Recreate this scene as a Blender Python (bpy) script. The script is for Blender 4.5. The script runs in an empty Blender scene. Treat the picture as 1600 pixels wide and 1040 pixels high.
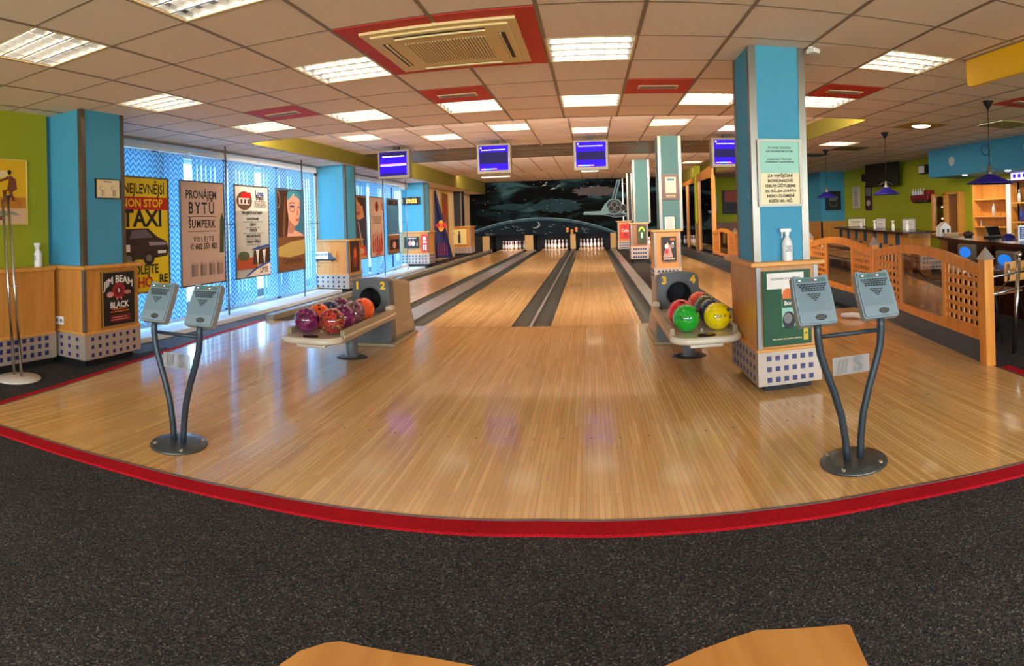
import bpy, bmesh, math, random
from mathutils import Vector, Matrix
random.seed(7)
PI = math.pi
sc = bpy.context.scene
COL = sc.collection
# ---------------------------------------------------------------- camera
cd = bpy.data.cameras.new('camera'); cam = bpy.data.objects.new('camera', cd); COL.objects.link(cam); sc.camera = cam
F = 936.25
cd.type = 'PANO'; cd.panorama_type = 'CENTRAL_CYLINDRICAL'; cd.clip_start = .02
cd.central_cylindrical_range_u_min = -921.7/F; cd.central_cylindrical_range_u_max = (1600-921.7)/F
cd.central_cylindrical_range_v_min = -(1040-341.1)/F; cd.central_cylindrical_range_v_max = 341.1/F
cd.central_cylindrical_radius = 1
cr, sr = math.cos(.0311), math.sin(.0311)
cam.matrix_world = Matrix(((cr, 0, sr), (0, 1, 0), (-sr, 0, cr))).to_4x4() @ Matrix.Rotation(PI/2, 4, 'X')
cam.location = (0, 0, 1.247)
# ---------------------------------------------------------------- world and exposure
W = bpy.data.worlds.new('world'); sc.world = W; W.use_nodes = True
bg = W.node_tree.nodes['Background']; bg.inputs[0].default_value = (.42, .74, 1, 1); bg.inputs[1].default_value = 7.5
sc.view_settings.view_transform = 'Standard'; sc.view_settings.look = 'None'; sc.view_settings.gamma = 1
sc.view_settings.use_curve_mapping = False; sc.view_settings.exposure = 0.6
TUBE = 5.0      # strength of the fluorescent tubes
def area(name, loc, rot, sx, sy, power, col):
    l = bpy.data.lights.new(name, 'AREA'); l.shape = 'RECTANGLE'; l.size = sx; l.size_y = sy; l.energy = power; l.color = col
    o = bpy.data.objects.new(name, l); COL.objects.link(o); o.location = loc; o.rotation_euler = rot; return o
WARM = (1, .86, .7)
for x in (-2.6, 1.8, 5.9): area('rear_window_fill', (x, -4.17, 1.45), (PI/2+.75, 0, 0), 3.4, 1.7, 215, (1, .89, .77))          # area lamps added at the three rear windows, tilted up to brighten the ceiling
for y, z, w in ((6.93, 2.53, 230), (13.23, 2.72, 250), (19.43, 2.85, 130)): area('step_fill_light', (-.45, y, z), (PI/2+.12, 0, 0), 7.6, .1, w, WARM)   # strip lamps added behind the ceiling steps to brighten the raised ceiling
for x in (-3.36, -1.5, .035, 2.355): area('pin_deck_light', (x, 25.07, .6), (.35, 0, 0), .95, .05, 6, (1, .86, .84))
sc.cycles.max_bounces = 7; sc.cycles.diffuse_bounces = 4; sc.cycles.glossy_bounces = 4; sc.cycles.transparent_max_bounces = 10
sc.cycles.use_denoising = True; sc.cycles.sample_clamp_indirect = 6

# ---------------------------------------------------------------- materials
def lin(c):
    return tuple((v/255/12.92 if v/255 <= .04045 else ((v/255+.055)/1.055)**2.4) for v in c)
MATS = {}
def mat(name, rgb=None, rough=.5, metal=0, emit=None, es=1, vary=0, scale=8, coat=0, bump=0, trans=0, alpha=1, spec=.5):
    if name in MATS: return MATS[name]
    m = bpy.data.materials.new(name); m.use_nodes = True; nt = m.node_tree; b = nt.nodes['Principled BSDF']; L = nt.links.new
    c = lin(rgb) if rgb else (.5, .5, .5)
    b.inputs['Base Color'].default_value = (*c, 1); b.inputs['Roughness'].default_value = rough; b.inputs['Metallic'].default_value = metal
    b.inputs['Coat Weight'].default_value = coat; b.inputs['Coat Roughness'].default_value = .08
    b.inputs['Transmission Weight'].default_value = trans; b.inputs['Alpha'].default_value = alpha; b.inputs['Specular IOR Level'].default_value = spec
    if emit: b.inputs['Emission Color'].default_value = (*lin(emit), 1); b.inputs['Emission Strength'].default_value = es
    if vary or bump:
        tc = nt.nodes.new('ShaderNodeTexCoord'); n = nt.nodes.new('ShaderNodeTexNoise'); n.inputs['Scale'].default_value = scale; n.inputs['Detail'].default_value = 4
        L(tc.outputs['Object'], n.inputs['Vector'])
        if vary:
            r = nt.nodes.new('ShaderNodeMapRange'); r.inputs[3].default_value = 1-vary; r.inputs[4].default_value = 1+vary
            L(n.outputs[0], r.inputs[0]); x = nt.nodes.new('ShaderNodeVectorMath'); x.operation = 'SCALE'; x.inputs[0].default_value = c
            L(r.outputs[0], x.inputs['Scale']); L(x.outputs[0], b.inputs['Base Color'])
        if bump:
            bp = nt.nodes.new('ShaderNodeBump'); bp.inputs['Strength'].default_value = bump; bp.inputs['Distance'].default_value = .01
            L(n.outputs[0], bp.inputs['Height']); L(bp.outputs[0], b.inputs['Normal'])
    MATS[name] = m; return m

def mat_grain(name, c1, c2, axis='z', rough=.35, scale=1.0, coat=.2):
    """wood veneer with stretched grain"""
    if name in MATS: return MATS[name]
    m = bpy.data.materials.new(name); m.use_nodes = True; nt = m.node_tree; b = nt.nodes['Principled BSDF']; L = nt.links.new
    tc = nt.nodes.new('ShaderNodeTexCoord'); mp = nt.nodes.new('ShaderNodeMapping')
    s = {'x': (1.2, 14, 14), 'y': (14, 1.2, 14), 'z': (14, 14, 1.2)}[axis]; mp.inputs['Scale'].default_value = [v*scale for v in s]
    n = nt.nodes.new('ShaderNodeTexNoise'); n.inputs['Scale'].default_value = 1.5; n.inputs['Detail'].default_value = 6; n.inputs['Distortion'].default_value = .6
    mx = nt.nodes.new('ShaderNodeMix'); mx.data_type = 'RGBA'; mx.inputs[6].default_value = (*lin(c1), 1); mx.inputs[7].default_value = (*lin(c2), 1)
    r = nt.nodes.new('ShaderNodeMapRange'); r.inputs[1].default_value = .35; r.inputs[2].default_value = .68
    L(tc.outputs['Object'], mp.inputs[0]); L(mp.outputs[0], n.inputs['Vector']); L(n.outputs[0], r.inputs[0]); L(r.outputs[0], mx.inputs[0]); L(mx.outputs[2], b.inputs['Base Color'])
    b.inputs['Roughness'].default_value = rough; b.inputs['Coat Weight'].default_value = coat; b.inputs['Coat Roughness'].default_value = .12
    MATS[name] = m; return m

def mat_boards(name, c1, c2, c3, rough=.16, width=.027, length=.9, coat=.35, mort=.0007):
    """narrow maple boards running along y with random tones"""
    m = bpy.data.materials.new(name); m.use_nodes = True; nt = m.node_tree; b = nt.nodes['Principled BSDF']; L = nt.links.new
    tc = nt.nodes.new('ShaderNodeTexCoord'); sep = nt.nodes.new('ShaderNodeSeparateXYZ'); cmb = nt.nodes.new('ShaderNodeCombineXYZ')
    L(tc.outputs['Object'], sep.inputs[0]); L(sep.outputs[1], cmb.inputs[0]); L(sep.outputs[0], cmb.inputs[1])
    def brick(w, h, off, ca, cb, mort):
        br = nt.nodes.new('ShaderNodeTexBrick'); br.offset = off; br.inputs['Scale'].default_value = 1; br.inputs['Brick Width'].default_value = w
        br.inputs['Row Height'].default_value = h; br.inputs['Mortar Size'].default_value = mort; br.inputs['Bias'].default_value = 0
        br.inputs['Color1'].default_value = (*ca, 1); br.inputs['Color2'].default_value = (*cb, 1); br.inputs['Mortar'].default_value = (*lin((120, 78, 40)), 1)
        L(cmb.outputs[0], br.inputs['Vector']); return br
    b1 = brick(length, width, .37, lin(c1), lin(c2), mort)
    b2 = brick(length*1.7, width, .61, (1, 1, 1), (.8, .74, .68), 0)
    n = nt.nodes.new('ShaderNodeTexNoise'); n.inputs['Scale'].default_value = 1; n.inputs['Detail'].default_value = 5
    mp = nt.nodes.new('ShaderNodeMapping'); mp.inputs['Scale'].default_value = (90, 2.2, 1); L(tc.outputs['Object'], mp.inputs[0]); L(mp.outputs[0], n.inputs['Vector'])
    r = nt.nodes.new('ShaderNodeMapRange'); r.inputs[1].default_value = .3; r.inputs[2].default_value = .7; r.inputs[3].default_value = .86; r.inputs[4].default_value = 1.1
    L(n.outputs[0], r.inputs[0])
    mu = nt.nodes.new('ShaderNodeMix'); mu.data_type = 'RGBA'; mu.blend_type = 'MULTIPLY'; mu.inputs[0].default_value = .8
    L(b1.outputs[0], mu.inputs[6]); L(b2.outputs[0], mu.inputs[7])
    vm = nt.nodes.new('ShaderNodeVectorMath'); vm.operation = 'SCALE'; L(mu.outputs[2], vm.inputs[0]); L(r.outputs[0], vm.inputs['Scale']); L(vm.outputs[0], b.inputs['Base Color'])
    b.inputs['Roughness'].default_value = rough; b.inputs['Coat Weight'].default_value = coat; b.inputs['Coat Roughness'].default_value = .06; b.inputs['Specular IOR Level'].default_value = .5 if coat > .2 else .3
    n2 = nt.nodes.new('ShaderNodeTexNoise'); n2.inputs['Scale'].default_value = 1.3; L(tc.outputs['Object'], n2.inputs['Vector'])
    r2 = nt.nodes.new('ShaderNodeMapRange'); r2.inputs[3].default_value = rough*.7; r2.inputs[4].default_value = rough*1.6; L(n2.outputs[0], r2.inputs[0]); L(r2.outputs[0], b.inputs['Roughness'])
    MATS[name] = m; return m

def mat_speckle(name, cols, scale=170, rough=.95, bump=.4):
    m = bpy.data.materials.new(name); m.use_nodes = True; nt = m.node_tree; b = nt.nodes['Principled BSDF']; L = nt.links.new
    tc = nt.nodes.new('ShaderNodeTexCoord'); v = nt.nodes.new('ShaderNodeTexVoronoi'); v.inputs['Scale'].default_value = scale
    L(tc.outputs['Object'], v.inputs['Vector']); s = nt.nodes.new('ShaderNodeSeparateColor'); L(v.outputs['Color'], s.inputs[0])
    cr_ = nt.nodes.new('ShaderNodeValToRGB'); cr_.color_ramp.interpolation = 'CONSTANT'
    el = cr_.color_ramp.elements
    while len(el) < len(cols): el.new(1)
    p = 0
    for e, (w, c) in zip(el, cols): e.position = p; e.color = (*lin(c), 1); p += w
    L(s.outputs[0], cr_.inputs[0])
    n = nt.nodes.new('ShaderNodeTexNoise'); n.inputs['Scale'].default_value = 3; n.inputs['Detail'].default_value = 5; L(tc.outputs['Object'], n.inputs['Vector'])
    r = nt.nodes.new('ShaderNodeMapRange'); r.inputs[3].default_value = .7; r.inputs[4].default_value = 1.3; L(n.outputs[0], r.inputs[0])
    vm = nt.nodes.new('ShaderNodeVectorMath'); vm.operation = 'SCALE'; L(cr_.outputs[0], vm.inputs[0]); L(r.outputs[0], vm.inputs['Scale']); L(vm.outputs[0], b.inputs['Base Color'])
    b.inputs['Roughness'].default_value = rough; b.inputs['Specular IOR Level'].default_value = .1
    bp = nt.nodes.new('ShaderNodeBump'); bp.inputs['Strength'].default_value = bump; bp.inputs['Distance'].default_value = .004; L(v.outputs['Distance'], bp.inputs['Height']); L(bp.outputs[0], b.inputs['Normal'])
    MATS[name] = m; return m

def mat_blind(name):
    """translucent woven slat, zigzag weave"""
    m = bpy.data.materials.new(name); m.use_nodes = True; nt = m.node_tree; L = nt.links.new; nt.nodes.clear()
    o = nt.nodes.new('ShaderNodeOutputMaterial'); tc = nt.nodes.new('ShaderNodeTexCoord'); sp = nt.nodes.new('ShaderNodeSeparateXYZ'); L(tc.outputs['Object'], sp.inputs[0])
    ab = nt.nodes.new('ShaderNodeMath'); ab.operation = 'ABSOLUTE'; L(sp.outputs[1], ab.inputs[0])
    ma = nt.nodes.new('ShaderNodeMath'); ma.operation = 'MULTIPLY_ADD'; ma.inputs[1].default_value = 1.6; L(ab.outputs[0], ma.inputs[0]); L(sp.outputs[2], ma.inputs[2])
    ms_ = nt.nodes.new('ShaderNodeMath'); ms_.operation = 'MULTIPLY'; ms_.inputs[1].default_value = 90; L(ma.outputs[0], ms_.inputs[0])
    sn = nt.nodes.new('ShaderNodeMath'); sn.operation = 'SINE'; L(ms_.outputs[0], sn.inputs[0])
    wv = nt.nodes.new('ShaderNodeMapRange'); wv.inputs[1].default_value = -1; L(sn.outputs[0], wv.inputs[0])
    mx = nt.nodes.new('ShaderNodeMix'); mx.data_type = 'RGBA'; mx.inputs[6].default_value = (*lin((64, 122, 176)), 1); mx.inputs[7].default_value = (*lin((176, 214, 232)), 1)
    L(wv.outputs[0], mx.inputs[0]); d = nt.nodes.new('ShaderNodeBsdfDiffuse'); t = nt.nodes.new('ShaderNodeBsdfTranslucent'); L(mx.outputs[2], d.inputs[0]); L(mx.outputs[2], t.inputs[0])
    ms = nt.nodes.new('ShaderNodeMixShader'); ms.inputs[0].default_value = .45; L(d.outputs[0], ms.inputs[1]); L(t.outputs[0], ms.inputs[2]); L(ms.outputs[0], o.inputs[0])
    MATS[name] = m; return m

def mat_glass(name, tint, refl=.12, rough=.02):
    m = bpy.data.materials.new(name); m.use_nodes = True; nt = m.node_tree; L = nt.links.new; nt.nodes.clear()
    o = nt.nodes.new('ShaderNodeOutputMaterial'); t = nt.nodes.new('ShaderNodeBsdfTransparent'); t.inputs[0].default_value = (*lin(tint), 1)
    g = nt.nodes.new('ShaderNodeBsdfGlossy'); g.inputs['Roughness'].default_value = rough; g.inputs[0].default_value = (.9, .9, .9, 1)
    ms = nt.nodes.new('ShaderNodeMixShader'); ms.inputs[0].default_value = refl; L(t.outputs[0], ms.inputs[1]); L(g.outputs[0], ms.inputs[2]); L(ms.outputs[0], o.inputs[0])
    MATS[name] = m; return m

def mat_marble(name, cols, scale=9, rough=.06):
    m = bpy.data.materials.new(name); m.use_nodes = True; nt = m.node_tree; b = nt.nodes['Principled BSDF']; L = nt.links.new
    tc = nt.nodes.new('ShaderNodeTexCoord'); n = nt.nodes.new('ShaderNodeTexNoise'); n.inputs['Scale'].default_value = scale; n.inputs['Detail'].default_value = 5; n.inputs['Distortion'].default_value = 2.5
    L(tc.outputs['Object'], n.inputs['Vector']); r = nt.nodes.new('ShaderNodeValToRGB'); el = r.color_ramp.elements
    while len(el) < len(cols): el.new(.5)
    for k, (e, c) in enumerate(zip(el, cols)): e.position = .34+.32*k/max(1, len(cols)-1); e.color = (*lin(c), 1)
    L(n.outputs[0], r.inputs[0]); L(r.outputs[0], b.inputs['Base Color']); b.inputs['Roughness'].default_value = rough; b.inputs['Coat Weight'].default_value = .6; b.inputs['Coat Roughness'].default_value = .03
    MATS[name] = m; return m

def mat_nebula(name):
    m = bpy.data.materials.new(name); m.use_nodes = True; nt = m.node_tree; b = nt.nodes['Principled BSDF']; L = nt.links.new
    tc = nt.nodes.new('ShaderNodeTexCoord'); mp = nt.nodes.new('ShaderNodeMapping'); mp.inputs['Scale'].default_value = (.55, 1, 1.5); L(tc.outputs['Object'], mp.inputs[0])
    n = nt.nodes.new('ShaderNodeTexNoise'); n.inputs['Scale'].default_value = 1.1; n.inputs['Detail'].default_value = 6; n.inputs['Distortion'].default_value = .9; L(mp.outputs[0], n.inputs['Vector'])
    r = nt.nodes.new('ShaderNodeValToRGB'); el = r.color_ramp.elements
    while len(el) < 5: el.new(.5)
    for e, (p, c) in zip(el, [(.0, (6, 7, 8)), (.5, (9, 10, 11)), (.58, (22, 38, 43)), (.66, (58, 92, 100)), (.78, (80, 66, 74))]): e.position = p; e.color = (*lin(c), 1)
    L(n.outputs[0], r.inputs[0]); L(r.outputs[0], b.inputs['Base Color']); b.inputs['Roughness'].default_value = .85; b.inputs['Specular IOR Level'].default_value = .08
    MATS[name] = m; return m

CEIL = mat('ceiling_tile', (238, 216, 196), .9, vary=.05, scale=30, bump=.05)
TBAR = mat('ceiling_bar', (142, 120, 102), .6)
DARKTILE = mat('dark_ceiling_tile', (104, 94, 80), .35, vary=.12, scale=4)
OLIVE = mat('olive_paint', (100, 90, 12), .7, vary=.05, scale=2)
LIME = mat('lime_wall_paint', (158, 160, 18), .8, vary=.06, scale=1.5)
TEAL = mat('teal_paint', (66, 146, 176), .75, vary=.05, scale=1.2)
TEAL2 = mat('grey_teal_paint', (72, 112, 114), .75, vary=.05, scale=1.2)
CREAM = mat('cream_wall', (214, 184, 138), .8, vary=.05)
WOODP = mat_grain('birch_veneer', (206, 140, 62), (188, 120, 46), 'z')
WOODX = mat_grain('birch_edge', (222, 156, 74), (204, 136, 56), 'x')
WOODD = mat_grain('brown_veneer', (140, 92, 48), (118, 74, 36), 'z')
FENCE = mat_grain('orange_fence_wood', (226, 146, 58), (206, 124, 42), 'z')
MAPLE = mat_boards('maple_boards', (234, 190, 126), (218, 168, 102), (190, 140, 80))
LANEB = mat_boards('lane_boards', (232, 190, 130), (218, 172, 110), (190, 140, 80), rough=.2, length=1.6, coat=.12, mort=0)
CARPET = mat_speckle('dark_carpet', [(.34, (48, 48, 49)), (.26, (62, 61, 61)), (.18, (76, 75, 73)), (.1, (36, 37, 40)), (.07, (80, 58, 60)), (.05, (104, 103, 100))])
CARPETB = mat_speckle('blue_grey_carpet', [(.4, (92, 102, 116)), (.3, (106, 114, 126)), (.3, (80, 90, 104))])
REDC = mat_speckle('red_carpet_strip', [(.5, (168, 18, 30)), (.3, (186, 26, 36)), (.2, (146, 14, 26))], scale=260, bump=.2)
CHROME = mat('chrome', (190, 186, 180), .22, 1)
TRIMC = mat('corner_strip_metal', (128, 120, 108), .32, .85)
STEEL = mat('brushed_steel', (140, 136, 130), .4, .9)
BLACK = mat('black_matte', (14, 14, 15), .6)
BLACKG = mat('black_gloss', (10, 10, 12), .25)
WHITE = mat('white_plastic', (232, 228, 222), .4)
WHITEP = mat('white_paint', (226, 228, 226), .5)
SKIRT = mat('tile_skirting_metal', (176, 158, 142), .3, .3, vary=.06, scale=3)
NAVY = mat('navy_square', (34, 40, 92), .3)
GUTTER = mat('gutter_grey', (58, 68, 66), .3, 0, vary=.1, scale=2)
CAP = mat('capping_grey', (156, 150, 148), .3, .2, vary=.15, scale=3)
BARRIER = mat('barrier_slate', (58, 70, 80), .4)
HOOD = mat('hood_grey', (88, 92, 94), .42)
HOODB = mat('hood_beige', (150, 134, 106), .42)
RACK = mat('rack_cream', (208, 196, 174), .25, coat=.4)
RACKD = mat('rack_trim', (150, 136, 108), .3, coat=.2)
POST = mat('stand_slate', (52, 62, 70), .4, .3, vary=.1, scale=20)
KEYB = mat('keypad_grey', (122, 136, 142), .42)
KEYD = mat('keypad_key', (34, 38, 42), .5)
KEYS = mat('keypad_side', (140, 136, 128), .5)
MONB = mat('monitor_beige', (116, 106, 88), .6)
SCRB = mat('screen_blue', (4, 2, 16), .7, emit=(52, 12, 225), es=.9, spec=.1)
SCRD = mat('screen_dark_blue', (4, 4, 12), .7, emit=(44, 34, 96), es=.6, spec=.1)
SCRW = mat('screen_white', (200, 200, 220), .3, emit=(225, 215, 255), es=1.1)
SCRP = mat('screen_pink', (200, 80, 160), .3, emit=(240, 110, 200), es=1)
SCRC = mat('screen_cyan', (60, 180, 200), .3, emit=(70, 200, 230), es=1)
RED = mat('red_tile', (200, 40, 22), .6, vary=.04)
ACC = mat('cassette_cream', (226, 196, 138), .5)
YEL = mat('yellow_panel', (250, 190, 10), .5)
TUBEM = mat('fluorescent_tube', (255, 255, 255), .5, emit=(255, 236, 208), es=TUBE)
LOUV = mat('louvre_aluminium', (206, 206, 204), .25, .6)
HOUSE = mat('fixture_housing', (90, 92, 94), .4, .5)
BLIND = mat_blind('woven_blind')
WGLASS = mat_glass('window_glass', (225, 240, 250), .06)
FGLASS = mat_glass('smoked_fence_glass', (215, 200, 182), .24)
MGLASS = mat_glass('mirror_glass', (86, 84, 64), .5, .02)
PFRAME = mat('poster_frame_dark', (56, 44, 36), .35)
NEB = mat_nebula('space_mural_paint')
DWOOD = mat_grain('dark_bar_wood', (62, 26, 18), (44, 18, 14), 'x', rough=.2)
NAVYL = mat('lamp_navy', (34, 26, 120), .35)

# ---------------------------------------------------------------- mesh builder
class MB:
    def __init__(s): s.bm = bmesh.new(); s.mats = []
    def mi(s, m):
        if m not in s.mats: s.mats.append(m)
        return s.mats.index(m)
    def face(s, pts, m, smooth=False):
        try: f = s.bm.faces.new([s.bm.verts.new(p) for p in pts])
        except ValueError: return
        f.material_index = s.mi(m); f.smooth = smooth; return f
    def box(s, a, b, m, bev=0, rot=None, c=None):
        x0, y0, z0 = [min(a[i], b[i]) for i in range(3)]; x1, y1, z1 = [max(a[i], b[i]) for i in range(3)]
        vs = [s.bm.verts.new((x, y, z)) for x in (x0, x1) for y in (y0, y1) for z in (z0, z1)]
        k = s.mi(m); fs = []
        for q in ((0, 1, 3, 2), (4, 6, 7, 5), (0, 4, 5, 1), (2, 3, 7, 6), (0, 2, 6, 4), (1, 5, 7, 3)):
            f = s.bm.faces.new([vs[i] for i in q]); f.material_index = k; fs.append(f)
        if bev:
            es = list({e for f in fs for e in f.edges}); r = bmesh.ops.bevel(s.bm, geom=es, offset=bev, segments=2, affect='EDGES', profile=.5)
            for f in r['faces']: f.material_index = k
            vs = list({v for f in r['faces'] for v in f.verts} | {v for v in vs if v.is_valid})
        if rot is not None:
            c = Vector(c if c else ((x0+x1)/2, (y0+y1)/2, (z0+z1)/2))
            bmesh.ops.transform(s.bm, matrix=Matrix.Translation(c) @ rot.to_4x4() @ Matrix.Translation(-c), verts=[v for v in vs if v.is_valid])
    def prism(s, pts, h, m, axis='z', m2=None):
        """2d outline extruded: axis z -> (x,y); axis y -> (x,z) ; axis x -> (y,z); h=(lo,hi)"""
        f = {'z': lambda p, t: (p[0], p[1], t), 'y': lambda p, t: (p[0], t, p[1]), 'x': lambda p, t: (t, p[0], p[1])}[axis]
        a = [s.bm.verts.new(f(p, h[0])) for p in pts]; b = [s.bm.verts.new(f(p, h[1])) for p in pts]; n = len(pts)
        k = s.mi(m); k2 = s.mi(m2 or m); fs = [s.bm.faces.new(a[::-1]), s.bm.faces.new(b)]
        for q in fs: q.material_index = k
        for i in range(n):
            q = s.bm.faces.new((a[i], a[(i+1) % n], b[(i+1) % n], b[i])); q.material_index = k2; fs.append(q)
        bmesh.ops.recalc_face_normals(s.bm, faces=fs)
    def tube(s, path, r, m, seg=10, caps=True, r2=None, closed=False):
        path = [Vector(p) for p in path]; n = len(path); rings = []; k = s.mi(m); up = None
        for i, p in enumerate(path):
            t = (path[(i+1) % n]-path[i-1]) if closed else (path[min(i+1, n-1)]-path[max(i-1, 0)])
            t.normalize()
            if up is None: up = Vector((0, 0, 1)) if abs(t.z) < .9 else Vector((1, 0, 0))
            u = t.cross(up).normalized(); v = u.cross(t).normalized(); up = v
            rr = r if r2 is None else r+(r2-r)*i/(n-1)
            rings.append([s.bm.verts.new(p+u*rr*math.cos(2*PI*j/seg)+v*rr*math.sin(2*PI*j/seg)) for j in range(seg)])
        for i in range(n if closed else n-1):
            a, b = rings[i], rings[(i+1) % n]
            for j in range(seg):
                f = s.bm.faces.new((a[j], a[(j+1) % seg], b[(j+1) % seg], b[j])); f.material_index = k; f.smooth = True
        if caps and not closed:
            for q in (rings[0][::-1], rings[-1]):
                f = s.bm.faces.new(q); f.material_index = k
    def lathe(s, prof, m, c=(0, 0, 0), seg=20, mfun=None, sx=1, sy=1):
        k = s.mi(m); rings = []
        for r, z in prof:
            if r < 1e-5: rings.append([s.bm.verts.new((c[0], c[1], c[2]+z))])
            else: rings.append([s.bm.verts.new((c[0]+sx*r*math.cos(2*PI*j/seg), c[1]+sy*r*math.sin(2*PI*j/seg), c[2]+z)) for j in range(seg)])
        for i in range(len(prof)-1):
            a, b = rings[i], rings[i+1]; kk = s.mi(mfun(i)) if mfun else k
            for j in range(seg):
                q = [a[0], b[(j+1) % seg], b[j]] if len(a) == 1 else [a[j], a[(j+1) % seg], b[0]] if len(b) == 1 else [a[j], a[(j+1) % seg], b[(j+1) % seg], b[j]]
                if len(a) == 1 and len(b) == 1: continue
                f = s.bm.faces.new(q); f.material_index = kk; f.smooth = True
    def sphere(s, c, r, m, sc_=(1, 1, 1), seg=24):
        ret = bmesh.ops.create_uvsphere(s.bm, u_segments=seg, v_segments=seg//2, radius=r)
        k = s.mi(m)
        for v in ret['verts']:
            v.co = Vector((v.co.x*sc_[0], v.co.y*sc_[1], v.co.z*sc_[2]))+Vector(c)
            for f in v.link_faces: f.material_index = k; f.smooth = True
    def build(s, name, parent=None, loc=None, off=(0, 0, 0)):
        me = bpy.data.meshes.new(name); bmesh.ops.recalc_face_normals(s.bm, faces=[f for f in s.bm.faces if len(f.verts) > 2 and not f.tag])
        o0 = Vector(parent.location if (parent is not None and off == 'p') else (0, 0, 0)) if off == 'p' else Vector(off)
        if off == 'p' and parent is not None and parent.parent is not None: o0 = Vector(parent['_w']) if '_w' in parent else o0
        if o0.length: bmesh.ops.translate(s.bm, verts=s.bm.verts, vec=-o0)
        s.bm.to_mesh(me); s.bm.free()
        for m in s.mats: me.materials.append(m)
        o = bpy.data.objects.new(name, me); COL.objects.link(o)
        if parent is not None: o.parent = parent
        if loc: o.location = loc
        return o

def tag(o, label=None, cat=None, group=None, kind=None):
    if label: o['label'] = label
    if cat: o['category'] = cat
    if group: o['group'] = group
    if kind: o['kind'] = kind
    return o
def thing(name, label, cat, loc=(0, 0, 0), rz=0, group=None):
    o = bpy.data.objects.new(name, None); COL.objects.link(o); o.location = loc; o.rotation_euler = (0, 0, rz); o.empty_display_size = .05
    return tag(o, label, cat, group)
def kids(o): return [c for c in bpy.data.objects if c.parent == o]
def copy_tree(o, parent=None):
    c = o.copy(); COL.objects.link(c)
    if parent is not None: c.parent = parent
    for ch in kids(o): copy_tree(ch, c)
    return c

def text_polys(s, size, bold=0.0, align='CENTER', sx=1.0, spacing=1.0):
    cu = bpy.data.curves.new('t', 'FONT'); cu.body = s; cu.size = size; cu.align_x = align; cu.align_y = 'CENTER'; cu.offset = bold*size; cu.resolution_u = 2; cu.space_character = spacing
    o = bpy.data.objects.new('t', cu); COL.objects.link(o)
    dg = bpy.context.evaluated_depsgraph_get(); me = bpy.data.meshes.new_from_object(o.evaluated_get(dg))
    out = [[(me.vertices[i].co.x*sx, me.vertices[i].co.y) for i in p.vertices] for p in me.polygons]
    bpy.data.objects.remove(o); bpy.data.curves.remove(cu); bpy.data.meshes.remove(me)
    return out

class Art:
    """flat print on a plane: origin = lower left, U right, V up, normal towards the viewer; every layer 0.5 mm proud"""
    def __init__(s, o, u, v, n, w, h):
        s.o, s.u, s.v, s.n = Vector(o), Vector(u).normalized(), Vector(v).normalized(), Vector(n).normalized(); s.w, s.h = w, h; s.mb = MB(); s.k = 0; s.step = .0006
    def P(s, a, b): return s.o+s.u*(a*s.w)+s.v*(b*s.h)+s.n*(s.k*s.step)
    def poly(s, pts, m): s.k += 1; s.mb.face([s.P(*p) for p in pts], m)
    def rect(s, x0, y0, x1, y1, m): s.poly([(x0, y0), (x1, y0), (x1, y1), (x0, y1)], m)
    def ell(s, cx, cy, rx, ry, m, a0=0, a1=360, n=28):
        s.poly([(cx+rx*math.cos(math.radians(a0+(a1-a0)*i/n)), cy+ry*math.sin(math.radians(a0+(a1-a0)*i/n))) for i in range(n if a1-a0 >= 360 else n+1)], m)
    def text(s, t, x, y, size, m, bold=.0, align='CENTER', sx=1.0, spacing=1.0, arc=0):
        s.k += 1
        for pl in text_polys(t, size, bold*1.6+.006, align, sx, spacing):
            s.mb.face([s.P(x, y)+s.u*a+s.v*(b-arc*a*a) for a, b in pl], m)
    def arcband(s, cx, cy, r0, r1, a0, a1, m, n=30, asp=1.0):
        s.k += 1
        for i in range(n):
            p, q = math.radians(a0+(a1-a0)*i/n), math.radians(a0+(a1-a0)*(i+1)/n)
            s.mb.face([s.P(cx+r*math.cos(t)*asp, cy+r*math.sin(t)) for r, t in ((r0, p), (r1, p), (r1, q), (r0, q))], m)
    def build(s, name, parent):
        return s.mb.build(name, parent, off=Vector(parent.location) if parent.parent is None else (0, 0, 0))
def bars(a, y0, y1, n, m, cx=.5, wmin=.3, wmax=.8, seed=1):
    """rows of unreadably small print: word-like dashes"""
    rr = random.Random(seed)
    for i in range(n):
        y = y1-(y1-y0)*(i+.5)/n; w = rr.uniform(wmin, wmax); h = (y1-y0)/n*.42; x = cx-w/2; a.k += 1
        while x < cx+w/2-.01:
            ww = min(rr.uniform(.03, .09), cx+w/2-x); a.mb.face([a.P(x, y-h/2), a.P(x+ww, y-h/2), a.P(x+ww, y+h/2), a.P(x, y+h/2)], m); x += ww+.018
C = lambda n, rgb, r=.5, **k: mat('print_'+n, rgb, r, **k)
INK = C('black', (22, 20, 20)); PW = C('white', (236, 230, 220)); PR = C('red', (200, 26, 22)); PY = C('yellow', (236, 206, 20)); PG = C('grey', (196, 180, 164)); PB = C('blue', (40, 70, 140))
PSK = C('skin', (222, 164, 138)); PBR = C('brown', (112, 70, 42)); PDB = C('dark_brown', (60, 36, 26)); PTE = C('teal', (50, 110, 140)); PGR = C('green', (6, 74, 36)); PGL = C('pale_green', (150, 200, 180)); POR = C('orange', (226, 110, 30)); PCR = C('cream', (236, 214, 168))
PMG = C('mid_grey', (120, 116, 112)); PPK = C('pink', (220, 140, 130)); PSH = C('shadow_skin', (176, 116, 96))

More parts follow.
